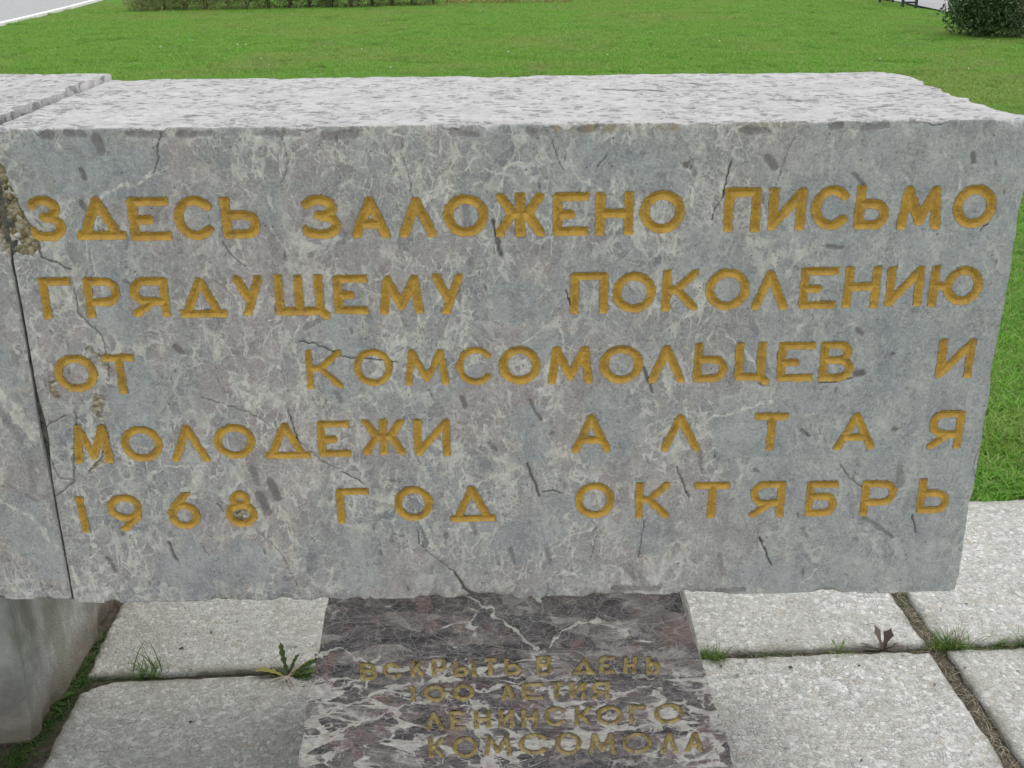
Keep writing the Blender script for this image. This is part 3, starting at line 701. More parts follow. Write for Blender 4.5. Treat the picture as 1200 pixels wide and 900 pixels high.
def letter_sd(rec, X, Z, seed=0):
    hw = rec[5]; S = strokes(rec); d = np.full(X.shape, 9.0)
    for s in S:
        e = polydist(X, Z, s)
        d = np.minimum(d, e)
    # flat chiselled ends: clip to the letter's own box
    ch, u, z, w, h, _ = rec
    box = np.maximum(np.abs(X - u) - w / 2, np.abs(Z - z) - h / 2)
    ext = (fbm(X * 330, Z * 330, o=2, s=5 + seed) - .5) * .0022 + (fbm(X * 90, Z * 90, o=2, s=9) - .5) * .0014
    return np.maximum(d - hw, box) + ext, d
SLOPE = .72
def groove(sd, hw): return np.minimum(np.clip(-sd, 0, hw) * SLOPE, .0055)
def base_relief(X, Z, s=0):
    return (fbm(X * 9, Z * 9, o=3, s=s) - .5) * .0035 + (fbm(X * 110, Z * 110, o=3, s=s + 3) - .5) * .0007
def feature(X, Z, feats, soft=.35, grow=1.0):
    out = np.zeros(X.shape)
    for w, k, pts in feats:
        hw = w / 2 * grow; P = np.array(pts); m = (X > P[:, 0].min() - hw * 2) & (X < P[:, 0].max() + hw * 2) & (Z > P[:, 1].min() - hw * 2) & (Z < P[:, 1].max() + hw * 2)
        if not m.any(): continue
        d = polydist(X[m], Z[m], pts); out[m] = np.maximum(out[m], k * (1 - sstep(hw * (1 - soft), hw * (1 + soft), d)))
    return out
def inpoly(X, Z, P):
    c = np.zeros(X.shape, bool); n = len(P)
    for i in range(n):
        (x1, z1), (x2, z2) = P[i], P[(i + 1) % n]
        if z1 == z2: continue
        c ^= ((z1 > Z) != (z2 > Z)) & (X < (x2 - x1) * (Z - z1) / (z2 - z1) + x1)
    return c

# ---------------------------------------------------------------- carved stone: one closed skin of columns (x) by rows (round the y-z profile)
def profile(z0, z1, depth, dz, dy, dyb=.03, dzb=.04, r=.0016):
    rows = []                                       # y, z, ny, nz, region (0 front, 1 top, 2 bottom, 3 back)
    for z in np.arange(z0 + r, z1 - r + 1e-6, dz): rows.append((0, z, -1, 0, 0))
    for a in (25, 50, 72): rows.append((r - r * math.cos(R(a)), z1 - r + r * math.sin(R(a)), -math.cos(R(a)), math.sin(R(a)), 0))
    for y in np.arange(r, depth - r + 1e-6, dy): rows.append((y, z1, 0, 1, 1))
    rows.append((depth - .001, z1 - .003, .7, .7, 1))
    for z in np.arange(z1 - .01, z0 + .01, -dzb): rows.append((depth, z, 1, 0, 3))
    for y in np.arange(depth - .003, r, -dyb): rows.append((y, z0, 0, -1, 2))
    for a in (72, 50, 25): rows.append((r - r * math.cos(R(a)), z0 + r - r * math.sin(R(a)), -math.cos(R(a)), -math.sin(R(a)), 2))
    return np.array(rows)
def carved(name, X, prof, letters, disp, attrf, mats, xmap=None):
    n, m = len(X), len(prof)
    XX = np.repeat(X[None, :], m, 0); YY = np.repeat(prof[:, 0:1], n, 1); ZZ = np.repeat(prof[:, 1:2], n, 1)
    NY = np.repeat(prof[:, 2:3], n, 1); NZ = np.repeat(prof[:, 3:4], n, 1); RG = np.repeat(prof[:, 4:5], n, 1)
    if xmap: XX = xmap(XX, ZZ, YY)
    h = disp(XX, YY, ZZ, RG)
    fr = RG == 0
    for i, rec in enumerate(letters):
        ch, u, z, w, hh, hw = rec
        mk = fr & (np.abs(XX - u) < w / 2 + .004) & (np.abs(ZZ - z) < hh / 2 + .004)
        sd, _ = letter_sd(rec, XX[mk], ZZ[mk], i)
        h[mk] += groove(sd, hw) + np.where(sd < -.0004, .0012, 0)
    at = attrf(XX, YY, ZZ, RG)
    V = np.stack([XX, YY - NY * h, ZZ - NZ * h], -1).reshape(-1, 3)
    i = np.arange(m)[:, None] * n; i2 = ((np.arange(m) + 1) % m)[:, None] * n; j = np.arange(n - 1)[None, :]
    F = np.stack([i + j, i + j + 1, i2 + j + 1, i2 + j], -1).reshape(-1, 4)
    reg = np.repeat(prof[:, 4], n - 1); idx = (reg == 1).astype(int) if len(mats) > 1 else None
    me = mesh_np(name, V, F, mats, idx, True, {k: a.ravel() for k, a in at.items()})
    return me, V.reshape(m, n, 3)
def endcap(name, V, col, mats, parent, flip):
    P = V[:, col, :]; c = P.mean(0); m = len(P)
    vs = [tuple(p) for p in P] + [tuple(c)]
    fs = [(i, (i + 1) % m, m) if not flip else ((i + 1) % m, i, m) for i in range(m)]
    me = mesh_np(name, vs, fs, mats, None, False)
    return link(name, me, parent)
def sharp(me, a=38):
    try: me.set_sharp_from_angle(angle=R(a))
    except Exception: pass
    return me
def letter_mesh(rec, i, step, relief, y0=-.0004):
    ch, u, z, w, h, hw = rec
    xs = np.arange(u - w / 2 - .002, u + w / 2 + .002, step); zs = np.arange(z - h / 2 - .002, z + h / 2 + .002, step)
    X, Z = np.meshgrid(xs, zs); sd, _ = letter_sd(rec, X, Z, i)
    gz, gx = np.gradient(sd, step); gl = np.maximum(np.hypot(gx, gz), .35)
    near = np.abs(sd) < step * .62
    X = np.where(near, X - sd * gx / gl ** 2, X); Z = np.where(near, Z - sd * gz / gl ** 2, Z)
    ok = (sd < step * .62); sdc = np.where(near, 0, sd)
    Y = relief(X, Z) + groove(sdc, hw) + y0
    n = len(xs); a = ok[:-1, :-1] & ok[:-1, 1:] & ok[1:, 1:] & ok[1:, :-1]
    jj, ii = np.nonzero(a); b = jj * n + ii
    F = np.stack([b, b + 1, b + n + 1, b + n], -1)
    used, inv = np.unique(F, return_inverse=True); V = np.stack([X, Y, Z], -1).reshape(-1, 3)[used]
    return mesh_np('letter', V, inv.reshape(F.shape), [], None, True)

# ================================================================ THE INSCRIBED BLOCK
YAW = R(.6); D = 1.55; Z0, Z1, DEP = .503, 1.249, .525; XL, XR = -.699, .716
def edge_noise(Z, s, amp, f=14): return (fbm(Z * f, Z * 0 + s, o=4, s=s)) * amp
def main_disp(X, Y, Z, RG):
    h = np.where(RG == 0, base_relief(X, Z), 0.0)
    top = RG == 1
    h[top] += (fbm(X[top] * 14, Y[top] * 14, o=3, s=21) - .5) * .003 + (fbm(X[top] * 60, Y[top] * 60, o=3, s=22) - .5) * .0025
    bt = RG >= 2; h[bt] += (fbm(X[bt] * 12, Y[bt] * 12 + Z[bt] * 12, o=3, s=31) - .5) * .008
    # chipped front/top arris and front/bottom arris
    dt = np.hypot(np.clip(Y, 0, 1), np.clip(Z1 - Z, 0, 1))
    ch = np.clip(fbm(X * 38, X * 0 + 2, o=4, s=41) - .52, 0, 1) * .045 + fbm(X * 180, Y * 150 + Z * 150, o=2, s=43) * .0008
    h += ch * np.exp(-dt / .005)
    db = np.hypot(np.clip(Y, 0, 1), np.clip(Z - Z0, 0, 1)); ch = np.clip(fbm(X * 30, X * 0 + 7, o=4, s=47) - .52, 0, 1) * .04
    ch = ch + .014 * np.exp(-((X + .055) / .014) ** 2) + .012 * np.exp(-((X - .18) / .022) ** 2) * fbm(X * 80, X * 0, o=2, s=49) * 1.6
    h += ch * np.exp(-db / .007)
    db = np.hypot(np.clip(DEP - Y, 0, 1), np.clip(Z1 - Z, 0, 1)); h += np.clip(fbm(X * 12, X * 0 + 3, o=4, s=53) - .55, 0, 1) * .02 * np.exp(-db / .012)
    f = (RG == 0)
    if f.any():
        Xf, Zf = X[f] + (fbm(X[f] * 140, Z[f] * 140, o=2, s=61) - .5) * .004, Z[f] + (fbm(X[f] * 140, Z[f] * 140, o=2, s=62) - .5) * .004
        hf = feature(Xf, Zf, CRACKS, .5, 1.1) * .0022 + feature(Xf, Zf, BLOTS, .4) * .0012
        hf += inpoly(Xf, Zf, MORTAR) * (.003 + fbm(X[f] * 120, Z[f] * 120, o=2, s=65) * .005)
        h[f] += hf
    return h
def main_xmap(X, Z, Y):
    fy = np.clip(Y / .525, 0, 1)
    rag = edge_noise(Z + Y * .7, 71, .006, 26) + fy ** .8 * 0 + np.clip(fbm(Y * 17, Y * 0 + 5, o=3, s=72) - .35, 0, 1) * .05 * (Y > .003)
    k = np.exp(-(XR - X) / .016); X2 = X - rag * k
    X2 = X2 - np.clip((X - .3) / (XR - .3), 0, 1) * fy * .022           # the right end runs in a little towards the back
    X2 = X2 - np.clip((X - .3) / (XR - .3), 0, 1) * np.clip((Z1 - Z) / .746, 0, 1) * .005
    # left edge: worn gap at the seam, widest at mid height
    gap = edge_noise(Z, 81, .0012, 30) + .006 * np.exp(-((Z - .80) / .05) ** 2) + .0015 * np.exp(-((Z - .95) / .09) ** 2)
    X2 = X2 + gap * np.exp(-(X - XL) / .008) * (Y < .1)
    return X2
def main_attr(X, Y, Z, RG):
    o = {k: np.zeros(X.shape) for k in ('clast', 'vein', 'blot', 'crack', 'mortar', 'lichen')}
    f = RG == 0; x, z = X[f], Z[f]
    wx = (fbm(x * 26, z * 26, o=3, s=91) - .5); wz = (fbm(x * 26, z * 26, o=3, s=92) - .5)
    o['clast'][f] = np.maximum(feature(x + wx * .07, z + wz * .07, CLASTS, .25), .62 * sstep(.18, .55, x + wx * .3 - (z - .87) * .25))
    fx, fz = (fbm(x * 90, z * 90, o=3, s=93) - .5), (fbm(x * 90, z * 90, o=3, s=94) - .5)
    o['vein'][f] = feature(x + fx * .012, z + fz * .012, VEINS, .45)
    o['blot'][f] = feature(x + fx * .005, z + fz * .005, BLOTS, .3)
    cx, cz = (fbm(x * 140, z * 140, o=2, s=61) - .5) * .004, (fbm(x * 140, z * 140, o=2, s=62) - .5) * .004
    o['crack'][f] = feature(x + cx, z + cz, CRACKS, .5, .95)
    mo = inpoly(x + fx * .008, z + fz * .008, MORTAR).astype(float)
    mo = np.maximum(mo, feature(x + fx * .01, z + fz * .01, [(.008, .9, [(-.674, .888), (-.67, .86)]), (.006, .85, [(-.615, .86), (-.607, .8), (-.612, .76), (-.64, .735)]), (.012, .8, [(-.610, .852), (-.612, .838)]), (.007, .7, [(-.61, .935), (-.585, .90)]), (.021, 1, [(-0.4186, 0.6578), (-0.4176, 0.6578)])], .5))
    o['mortar'][f] = mo
    seam = np.exp(-np.abs(x - XL) / .002) * .6; o['crack'][f] = np.maximum(o['crack'][f], seam * sstep(.3, .6, fbm(x * 60, z * 60, o=2, s=95)))
    g = feature(x, z, [(.012, 1, [(.065, 1.242), (.17, 1.243)]), (.009, 1, [(.19, 1.243), (.24, 1.243)]), (.008, .8, [(.33, 1.243), (.40, 1.243)]), (.010, .6, [(-.63, 1.18), (-.65, 1.10)])], .6)
    o['lichen'][f] = g
    t = RG == 1; x, y = X[t] + (fbm(X[t] * 60, Y[t] * 60, o=2, s=96) - .5) * .02, Y[t] + (fbm(X[t] * 60, Y[t] * 60, o=2, s=97) - .5) * .02
    o['blot'][t] = feature(x, y, [(.016, 1, [(.155, .33), (.235, .32), (.25, .30)]), (.012, .9, [(.27, .42), (.33, .37)]), (.01, .8, [(.02, .12), (.06, .11)]), (.012, .7, [(.40, .2), (.46, .19)]), (.012, .7, [(-.3, .12), (-.26, .11)]), (.01, .8, [(-.46, .1), (-.42, .1)]), (.012, .7, [(.5, .1), (.56, .13)])], .4)
    return o
Xm = np.arange(XL, XR + .0001, .00155); prof = profile(Z0, Z1, DEP, .0016, .005)
me, VV = carved('inscribed_block', Xm, prof, LET_MAIN, main_disp, main_attr, [M_FACE, M_TOP], main_xmap)
block = link('inscribed_block', me, None, (0, D, 0), YAW)
prop(block, 'long pale grey marble block carved with five lines of gold Cyrillic letters', 'stone block')
endcap('end_face', VV, 0, [M_FACE], block, False); endcap('end_face', VV, len(Xm) - 1, [M_FACE], block, True)
for i, rec in enumerate(LET_MAIN):
    lm = letter_mesh(rec, i, .001, base_relief); lm.materials.append(M_GOLD); link('letter', lm, block)

# grit packed into the seam at the left end of the block, a little behind the face
gz = np.arange(Z0 + .004, Z1 - .01, .004); gxx = np.linspace(-.0075, .0085, 5); X, Z = np.meshgrid(gxx, gz)
Y = .0045 + .004 * fbm(X * 300, Z * 130, o=3, s=301); n = len(gxx); i = np.arange(len(gz) - 1)[:, None] * n; j = np.arange(n - 1)[None, :]
V = np.stack([X + XL, Y, Z], -1).reshape(-1, 3); F = np.stack([i + j, i + j + 1, i + j + n + 1, i + j + n], -1).reshape(-1, 4)
link('seam_grit', mesh_np('seam_grit', V, F, [simple('dark_seam_grit', (.05, .048, .04), (.17, .165, .14), 90, .95, .003)]), block)

# ================================================================ DARK PEDESTAL
PZ = [0, .1794, .3, .43, .505]; PLx = [-.398, -.370, -.346, -.3125, -.297]; PRx = [.405, .368, .331, .284, .264]
def ped_relief(X, Z): return (fbm(X * 8, Z * 8, o=3, s=103) - .5) * .005 + (fbm(X * 90, Z * 90, o=3, s=104) - .5) * .0012
def ped_disp(X, Y, Z, RG):
    h = np.where(RG == 0, ped_relief(X, Z), (fbm(X * 10, Y * 10 + Z * 10, o=3, s=105) - .5) * .006)
    return h
def ped_xmap(X, Z, Y):
    L = np.interp(Z, PZ, PLx) + (fbm(Z * 45, Z * 0, o=3, s=111) - .5) * .008; Rr = np.interp(Z, PZ, PRx) + (fbm(Z * 45, Z * 0 + 4, o=3, s=112) - .5) * .008
    return L + (Rr - L) * X
def ped_attr(X, Y, Z, RG):
    o = {k: np.zeros(X.shape) for k in ('vein', 'crack')}; f = RG == 0; x, z = X[f], Z[f]
    fx, fz = (fbm(x * 60, z * 60, o=3, s=113) - .5), (fbm(x * 60, z * 60, o=3, s=114) - .5)
    o['vein'][f] = feature(x + fx * .022, z + fz * .022, PED_VEINS, .45, 1.25)
    return o
Xp = np.linspace(0, 1, 380); pp = profile(-.02, .4985, .42, .002, .02)
pp2 = pp.copy()
me, VV = carved('marble_pedestal', Xp, pp2, LET_PED, ped_disp, ped_attr, [M_DARK], ped_xmap)
ped = link('marble_pedestal', me, None, (0, 1.578, 0), YAW)
prop(ped, 'dark red-grey breccia pedestal with worn gold lettering under the long block', 'pedestal')
endcap('end_face', VV, 0, [M_DARK], ped, False); endcap('end_face', VV, len(Xp) - 1, [M_DARK], ped, True)
for i, rec in enumerate(LET_PED):
    lm = letter_mesh(rec, i + 200, .001, ped_relief); lm.materials.append(M_WORN); link('letter', lm, ped)

# ================================================================ LEFT NEIGHBOUR BLOCK
LX1 = -.7005; LZ0, LZ1 = .512, 1.259
def lf_disp(X, Y, Z, RG):
    h = np.where(RG == 0, base_relief(X, Z, 7), 0.0); top = RG == 1
    h[top] += (fbm(X[top] * 14, Y[top] * 14, o=3, s=121) - .5) * .007 + (fbm(X[top] * 60, Y[top] * 60, o=3, s=122) - .5) * .004
    dt = np.hypot(np.clip(Y, 0, 1), np.clip(LZ1 - Z, 0, 1)); h += np.clip(fbm(X * 38, X * 0 + 2, o=4, s=141) - .4, 0, 1) * .03 * np.exp(-dt / .008)
    db = np.hypot(np.clip(Y, 0, 1), np.clip(Z - LZ0, 0, 1)); h += np.clip(fbm(X * 30, X * 0 + 7, o=4, s=147) - .5, 0, 1) * .03 * np.exp(-db / .008)
    # broken corner at the seam, below the top
    f = RG == 0
    h[f] += .035 * sstep(.07, .02, np.hypot((X[f] - LX1) * 1.6, (Z[f] - 1.19) * .55))
    return h
def lf_xmap(X, Z, Y):
    rag = edge_noise(Z + Y * .5, 151, .0015, 30) + .003 * np.exp(-((Z - .80) / .06) ** 2) + np.clip(fbm(Y * 40, Y * 0 + 5, o=4, s=152) - .3, 0, 1) * .028 * (Y > .003)
    return X - rag * np.exp(-(LX1 - X) / .012)
def lf_attr(X, Y, Z, RG):
    o = {k: np.zeros(X.shape) for k in ('clast', 'vein', 'blot', 'crack', 'mortar', 'lichen')}
    f = RG == 0; x, z = X[f], Z[f]; fx, fz = (fbm(x * 50, z * 50, o=3, s=93) - .5), (fbm(x * 50, z * 50, o=3, s=94) - .5)
    o['clast'][f] = feature(x + fx * .05, z + fz * .05, [(.07, 1, [(-.80, 1.0), (-.75, .9)]), (.08, 1, [(-.76, .66), (-.73, .58)]), (.09, .8, [(-1.2, .9), (-1.0, .7)])], .3)
    o['vein'][f] = feature(x + fx * .02, z + fz * .02, [(.02, .9, [(-.80, .90), (-.75, .86), (-.71, .80)]), (.01, .7, [(-.80, .70), (-.74, .66), (-.71, .60)])], .5)
    o['blot'][f] = feature(x + fx * .01, z + fz * .01, [(.012, .5, [(-.76, .84), (-.735, .79)]), (.006, .6, [(-.74, .70), (-.73, .69)]), (.008, .4, [(-.745, .535), (-.72, .53)])], .4)
    o['mortar'][f] = sstep(.075, .05, np.hypot((x - LX1) * 1.6, (z - 1.19) * .55) + fx * .02)
    o['crack'][f] = np.exp(-np.abs(x - LX1) / .002) * .6
    return o
Xl = np.concatenate([np.arange(-2.25, -.98, .012), np.arange(-.98, LX1 + .001, .003)])
me, VV = carved('neighbouring_block', Xl, profile(LZ0, LZ1, .535, .003, .006), [], lf_disp, lf_attr, [M_FACE, M_TOP], lf_xmap)
lb = link('neighbouring_block', me, None, (0, D, 0), YAW); prop(lb, 'blank grey marble block butted against the lettered block at the left edge', 'stone block')
endcap('end_face', VV, 0, [M_FACE], lb, False); endcap('end_face', VV, len(Xl) - 1, [M_TOP], lb, True)

# ================================================================ rough boxes: supports and slabs
def boxgrid(x0, x1, y0, y1, z0, z1, sx, sy, sz):
    P, Q = [], []; off = 0
    nx, ny, nz = max(1, round((x1 - x0) / sx)), max(1, round((y1 - y0) / sy)), max(1, round((z1 - z0) / sz))
    xs, ys, zs = np.linspace(x0, x1, nx + 1), np.linspace(y0, y1, ny + 1), np.linspace(z0, z1, nz + 1)
    def sheet(A, B, f, flip):
        nonlocal off
        a, b = np.meshgrid(A, B, indexing='ij'); p = f(a, b).reshape(-1, 3); n, m = a.shape
        i = np.arange(n - 1)[:, None] * m; j = np.arange(m - 1)[None, :]; k = i + j + off
        q = np.stack([k, k + m, k + m + 1, k + 1], -1).reshape(-1, 4)
        if flip: q = q[:, ::-1]
        P.append(p); Q.append(q); off += len(p)
    S = lambda a, b, c: np.stack(np.broadcast_arrays(a, b, c), -1)
    sheet(xs, ys, lambda a, b: S(a, b, z1 + 0 * a), False); sheet(xs, ys, lambda a, b: S(a, b, z0 + 0 * a), True)
    sheet(xs, zs, lambda a, b: S(a, y0 + 0 * a, b), False); sheet(xs, zs, lambda a, b: S(a, y1 + 0 * a, b), True)
    sheet(ys, zs, lambda a, b: S(x1 + 0 * a, a, b), False); sheet(ys, zs, lambda a, b: S(x0 + 0 * a, a, b), True)
    V = np.concatenate(P); F = np.concatenate(Q); key = np.round(V * 1e5).astype(np.int64)
    _, first, inv = np.unique(key, axis=0, return_index=True, return_inverse=True)
    return V[first], inv.ravel()[F]
# support under the neighbouring block
V, F = boxgrid(-1.45, -.955, 1.835, 2.66, -.02, .506, .012, .012, .012)
c = np.array([-1.2, 2.25, .25]); x, y, z = V.T
nn = (fbm(x * 5, y * 5, z * 5, o=2, s=201) - .5)[:, None] * .006 + (fbm(x * 60, y * 60, z * 60, o=3, s=202) - .5)[:, None] * .004
dirv = V - c; dirv[:, 2] *= .3; dirv /= np.linalg.norm(dirv, axis=1)[:, None]
V = V + dirv * nn
e = np.hypot(np.clip(-.965 - x, 0, 1), np.clip(y - 1.835, 0, 1)); lowc = np.exp(-np.hypot(e, 0) / .06) * np.exp(-np.clip(z, 0, 1) / .09)
bot = np.exp(-np.clip(z, 0, 1) / .035) * np.clip(fbm(y * 16, x * 16, o=3, s=204) - .42, 0, 1)
V[:, 0] -= np.where(x > -1.0, bot * .05, 0)

def leg_mat():
    t = NT('stained_pale_support_stone'); v = t.coord(); n = t.noise(v, 7, 6, .65, .5); g = t.noise(v, 190, 4, .7)
    mp = t.n('Mapping'); t.set(mp.inputs['Vector'], v); mp.inputs['Scale'].default_value = (7, 7, 2.4)
    run = t.noise(mp.outputs[0], 1.6, 4, .6)
    col = t.mix(t.ss(n, .3, .7), (.25, .255, .235), (.50, .505, .475)); col = t.mix(t.ss(run, .42, .62, 0, .6), col, (.19, .205, .135))
    col = t.mix(t.ss(t.noise(v, 13, 5, .7), .5, .7, 0, .5), col, (.20, .195, .175)); col = t.mix(t.ss(g, .5, .8, 0, .3), col, (.2, .2, .18))
    col = t.mix(t.ss(t.math('ADD', t.sep(v, 2), t.math('MULTIPLY', n, .08)), .16, .04, 0, .85), col, t.mix(n, (.10, .085, .06), (.26, .22, .17)))
    return t.done(col, .85, t.bump(t.math('ADD', g, t.noise(v, 30, 6, .7)), .007, .9), .25)
leg = link('support_stone', sharp(mesh_np('support_stone', V, F, [leg_mat()])), None); prop(leg, 'stained pale support stone with a chipped foot below the blank block', 'support stone')

# ================================================================ GROUND
def sheet(name, pts, z, mat, kind='structure'):
    me = mesh_np(name, [(a, b, z) for a, b in pts], [tuple(range(len(pts)))], [mat], None, False); o = link(name, me); prop(o, kind=kind); return o
sheet('ground', [(-300, -60), (300, -60), (300, 600), (-300, 600)], -.05, M_TURF)
PO = np.array([.938, 2.117]); PA = R(2.75)
def pv(u, v): return (PO[0] + u * math.cos(PA) - v * math.sin(PA), PO[1] + u * math.sin(PA) + v * math.cos(PA))
bed = sheet('paving', [pv(-4.2, -2.3), pv(4.2, -2.3), pv(4.2, .655), pv(-4.2, .655)], -.012, M_SOIL)
cols = [(-4.0, -3.0), (-2.97, -1.96), (-1.868, -.957), (-.925, -.0165), (.0165, .93), (.962, 1.87), (1.9, 2.8)]
rws = [(.010, .668), (-.68, -.010), (-1.375, -.70)]
for ci, (u0, u1) in enumerate(cols):
    for ri, (v0, v1) in enumerate(rws):
        s = 211 + ci * 7 + ri; big = (2 <= ci <= 5 and ri < 2); st = .009 if big else .03
        if ci == 1: u1 = -2.02
        V, F = boxgrid(u0, u1, v0, v1, -.06, .0, st, st, .02); x, y, z = V.T.copy()
        ed = np.minimum(np.minimum(x - u0, u1 - x), np.minimum(y - v0, v1 - y))
        kx = np.exp(-np.minimum(x - u0, u1 - x) / .02) * np.sign(x - (u0 + u1) / 2); ky = np.exp(-np.minimum(y - v0, v1 - y) / .02) * np.sign(y - (v0 + v1) / 2)
        V[:, 0] -= kx * ((fbm(y * 26, y * 0 + 1, o=4, s=s)) * .011 - .002); V[:, 1] -= ky * ((fbm(x * 26, x * 0 + 3, o=4, s=s + 1)) * .007 - .002)
        tp = z > -.001
        V[:, 2] += np.where(tp, (fbm(x * 7, y * 7, o=3, s=s + 2) - .5) * .006 + (fbm(x * 70, y * 70, o=3, s=s + 3) - .5) * .0035 - np.exp(-ed / .004) * (.002 + .009 * np.clip(fbm(x * 40, y * 40, o=2, s=s + 4) - .4, 0, 1)), 0)
        if ci == 2 and ri == 1:                    # the corner by the support stone is broken away
            dd = .03 + .035 * fbm(x * 30, y * 30, o=3, s=299) - ((V[:, 0] - u0) * .75 + (v1 - V[:, 1])); dd = np.clip(dd, 0, 1); V[:, 0] += dd * .48; V[:, 1] -= dd * .64
        ea = np.exp(-np.clip(ed, 0, 1) / .016) * 1.2 * sstep(.3, .6, fbm(x * 25, y * 25, o=3, s=s + 5))
        o = link('slab', mesh_np('slab', V, F, [M_SLAB], None, True, {'edge': np.clip(ea, 0, 1)}), bed, (PO[0], PO[1], 0), PA)

# path at the far left, with its white kerb; road at the far right
kl = [(-7.9, -20), (-8.25, 8), (-8.45, 16), (-8.555, 19.99), (-8.68, 22), (-8.88, 24.5), (-9.15, 27), (-9.9, 31), (-12, 38), (-16, 46)]
sheet('path', [(a - .13, b) for a, b in kl] + [(-40, 46), (-40, -20)], -.02, M_ASPH)
vs, fs = [], []
for i, (a, b) in enumerate(kl): vs += [(a - .14, b, -.06), (a - .14, b, .0), (a - .13, b, .008), (a - .05, b, .008), (a - .04, b, .0), (a - .04, b, -.06)]
for i in range(len(kl) - 1):
    for q in range(5): k = i * 6 + q; fs.append((k, k + 6, k + 7, k + 1))
kb = link('kerb', mesh_np('kerb', vs, fs, [M_KERB], None, False)); prop(kb, kind='structure')
sheet('road', [(7.75, -20), (7.80, 20.5), (7.82, 24), (7.6, 30), (6, 45), (40, 45), (40, -20)], -.018, M_ASPH)

# ================================================================ GRASS AND WEEDS
rng = np.random.default_rng(7)
def blades(n, sx, sy, h0, h1, w, rg, lean=.5, round_=False, seg=2, pos=None):
    if pos is None:
        if round_:
            r = np.sqrt(rg.random(n)) * sx / 2; a = rg.random(n) * 2 * np.pi; px, py = r * np.cos(a), r * np.sin(a)
        else: px, py = (rg.random(n) - .5) * sx, (rg.random(n) - .5) * sy
    else: px, py = pos
    h = h0 + (h1 - h0) * rg.random(n); a = rg.random(n) * 2 * np.pi; l = lean * (.2 + rg.random(n)) * h
    dx, dy = np.cos(a), np.sin(a); fa = rg.random(n) * 2 * np.pi; wx, wy = np.cos(fa) * w / 2, np.sin(fa) * w / 2
    cur = .35 + .4 * rg.random(n)
    V = np.zeros((n, 2 * seg + 1, 3)); 
    for k in range(seg):
        t = k / seg; wk = 1 - .35 * t; ox, oy = dx * l * t ** 2, dy * l * t ** 2; zz = h * t * (1 - .25 * lean * t)
        V[:, 2 * k] = np.stack([px + ox - wx * wk, py + oy - wy * wk, zz], -1); V[:, 2 * k + 1] = np.stack([px + ox + wx * wk, py + oy + wy * wk, zz], -1)
    V[:, 2 * seg] = np.stack([px + dx * l, py + dy * l, h * (1 - .25 * lean)], -1)
    T = []
    for k in range(seg - 1): T += [(2 * k, 2 * k + 1, 2 * k + 3), (2 * k, 2 * k + 3, 2 * k + 2)]
    T.append((2 * seg - 2, 2 * seg - 1, 2 * seg)); T = np.array(T)
    F = (np.arange(n)[:, None, None] * (2 * seg + 1) + T[None]).reshape(-1, 3)
    return V.reshape(-1, 3), F, np.repeat(rg.random(n), 2 * seg + 1)
def tuft_coll(name, nv, **k):
    c = bpy.data.collections.new(name)
    for i in range(nv):
        V, F, r = blades(rg=np.random.default_rng(100 + i), **k)
        c.objects.link(bpy.data.objects.new(name, mesh_np(name, V, F, [M_GRASS], None, False, {'rnd': r})))
    return c
def instancer(name, P, coll, nvar, smin, smax):
    me = bpy.data.meshes.new(name); me.vertices.add(len(P)); me.vertices.foreach_set('co', P.astype(np.float32).ravel()); me.materials.append(M_GRASS)
    a = me.attributes.new('rot', 'FLOAT', 'POINT'); a.data.foreach_set('value', (rng.random(len(P)) * 6.283).astype(np.float32))
    a = me.attributes.new('scl', 'FLOAT', 'POINT'); a.data.foreach_set('value', (smin + (smax - smin) * rng.random(len(P))).astype(np.float32))
    a = me.attributes.new('idx', 'INT', 'POINT'); a.data.foreach_set('value', rng.integers(0, nvar, len(P)).astype(np.int32))
    o = link(name, me); ng = bpy.data.node_groups.new(name, 'GeometryNodeTree')
    ng.interface.new_socket('Geometry', in_out='INPUT', socket_type='NodeSocketGeometry'); ng.interface.new_socket('Geometry', in_out='OUTPUT', socket_type='NodeSocketGeometry')
    N = ng.nodes.new; gi, go = N('NodeGroupInput'), N('NodeGroupOutput'); ip = N('GeometryNodeInstanceOnPoints'); ci = N('GeometryNodeCollectionInfo')
    ci.inputs[0].default_value = coll; ci.inputs[1].default_value = True; ci.inputs[2].default_value = True; ip.inputs['Pick Instance'].default_value = True
    def na(nm, dt): q = N('GeometryNodeInputNamedAttribute'); q.data_type = dt; q.inputs[0].default_value = nm; return q.outputs[0]
    cx = N('ShaderNodeCombineXYZ'); L = ng.links.new; L(na('rot', 'FLOAT'), cx.inputs[2]); cs = N('ShaderNodeCombineXYZ'); sc = na('scl', 'FLOAT')
    for i in range(3): L(sc, cs.inputs[i])
    L(gi.outputs[0], ip.inputs['Points']); L(ci.outputs[0], ip.inputs['Instance']); L(na('idx', 'INT'), ip.inputs['Instance Index'])
    L(cx.outputs[0], ip.inputs['Rotation']); L(cs.outputs[0], ip.inputs['Scale']); L(ip.outputs[0], go.inputs[0])
    md = o.modifiers.new('grass', 'NODES'); md.node_group = ng
    return o
near_c = tuft_coll('near_turf_patch', 5, n=330, sx=.14, sy=.14, h0=.018, h1=.055, w=.0034, lean=1.1)
far_c = tuft_coll('far_turf_patch', 5, n=1300, sx=.5, sy=.5, h0=.02, h1=.06, w=.006, lean=1.0)
def back(x): return pv(0, .672)[1] + (x - pv(0, .672)[0]) * math.tan(PA)
gx, gy = np.meshgrid(np.arange(-2.2, 4.8, .095), np.arange(2.6, 8.2, .095)); gx, gy = gx.ravel(), gy.ravel()
gx = gx + (rng.random(len(gx)) - .5) * .09; gy = gy + (rng.random(len(gy)) - .5) * .09
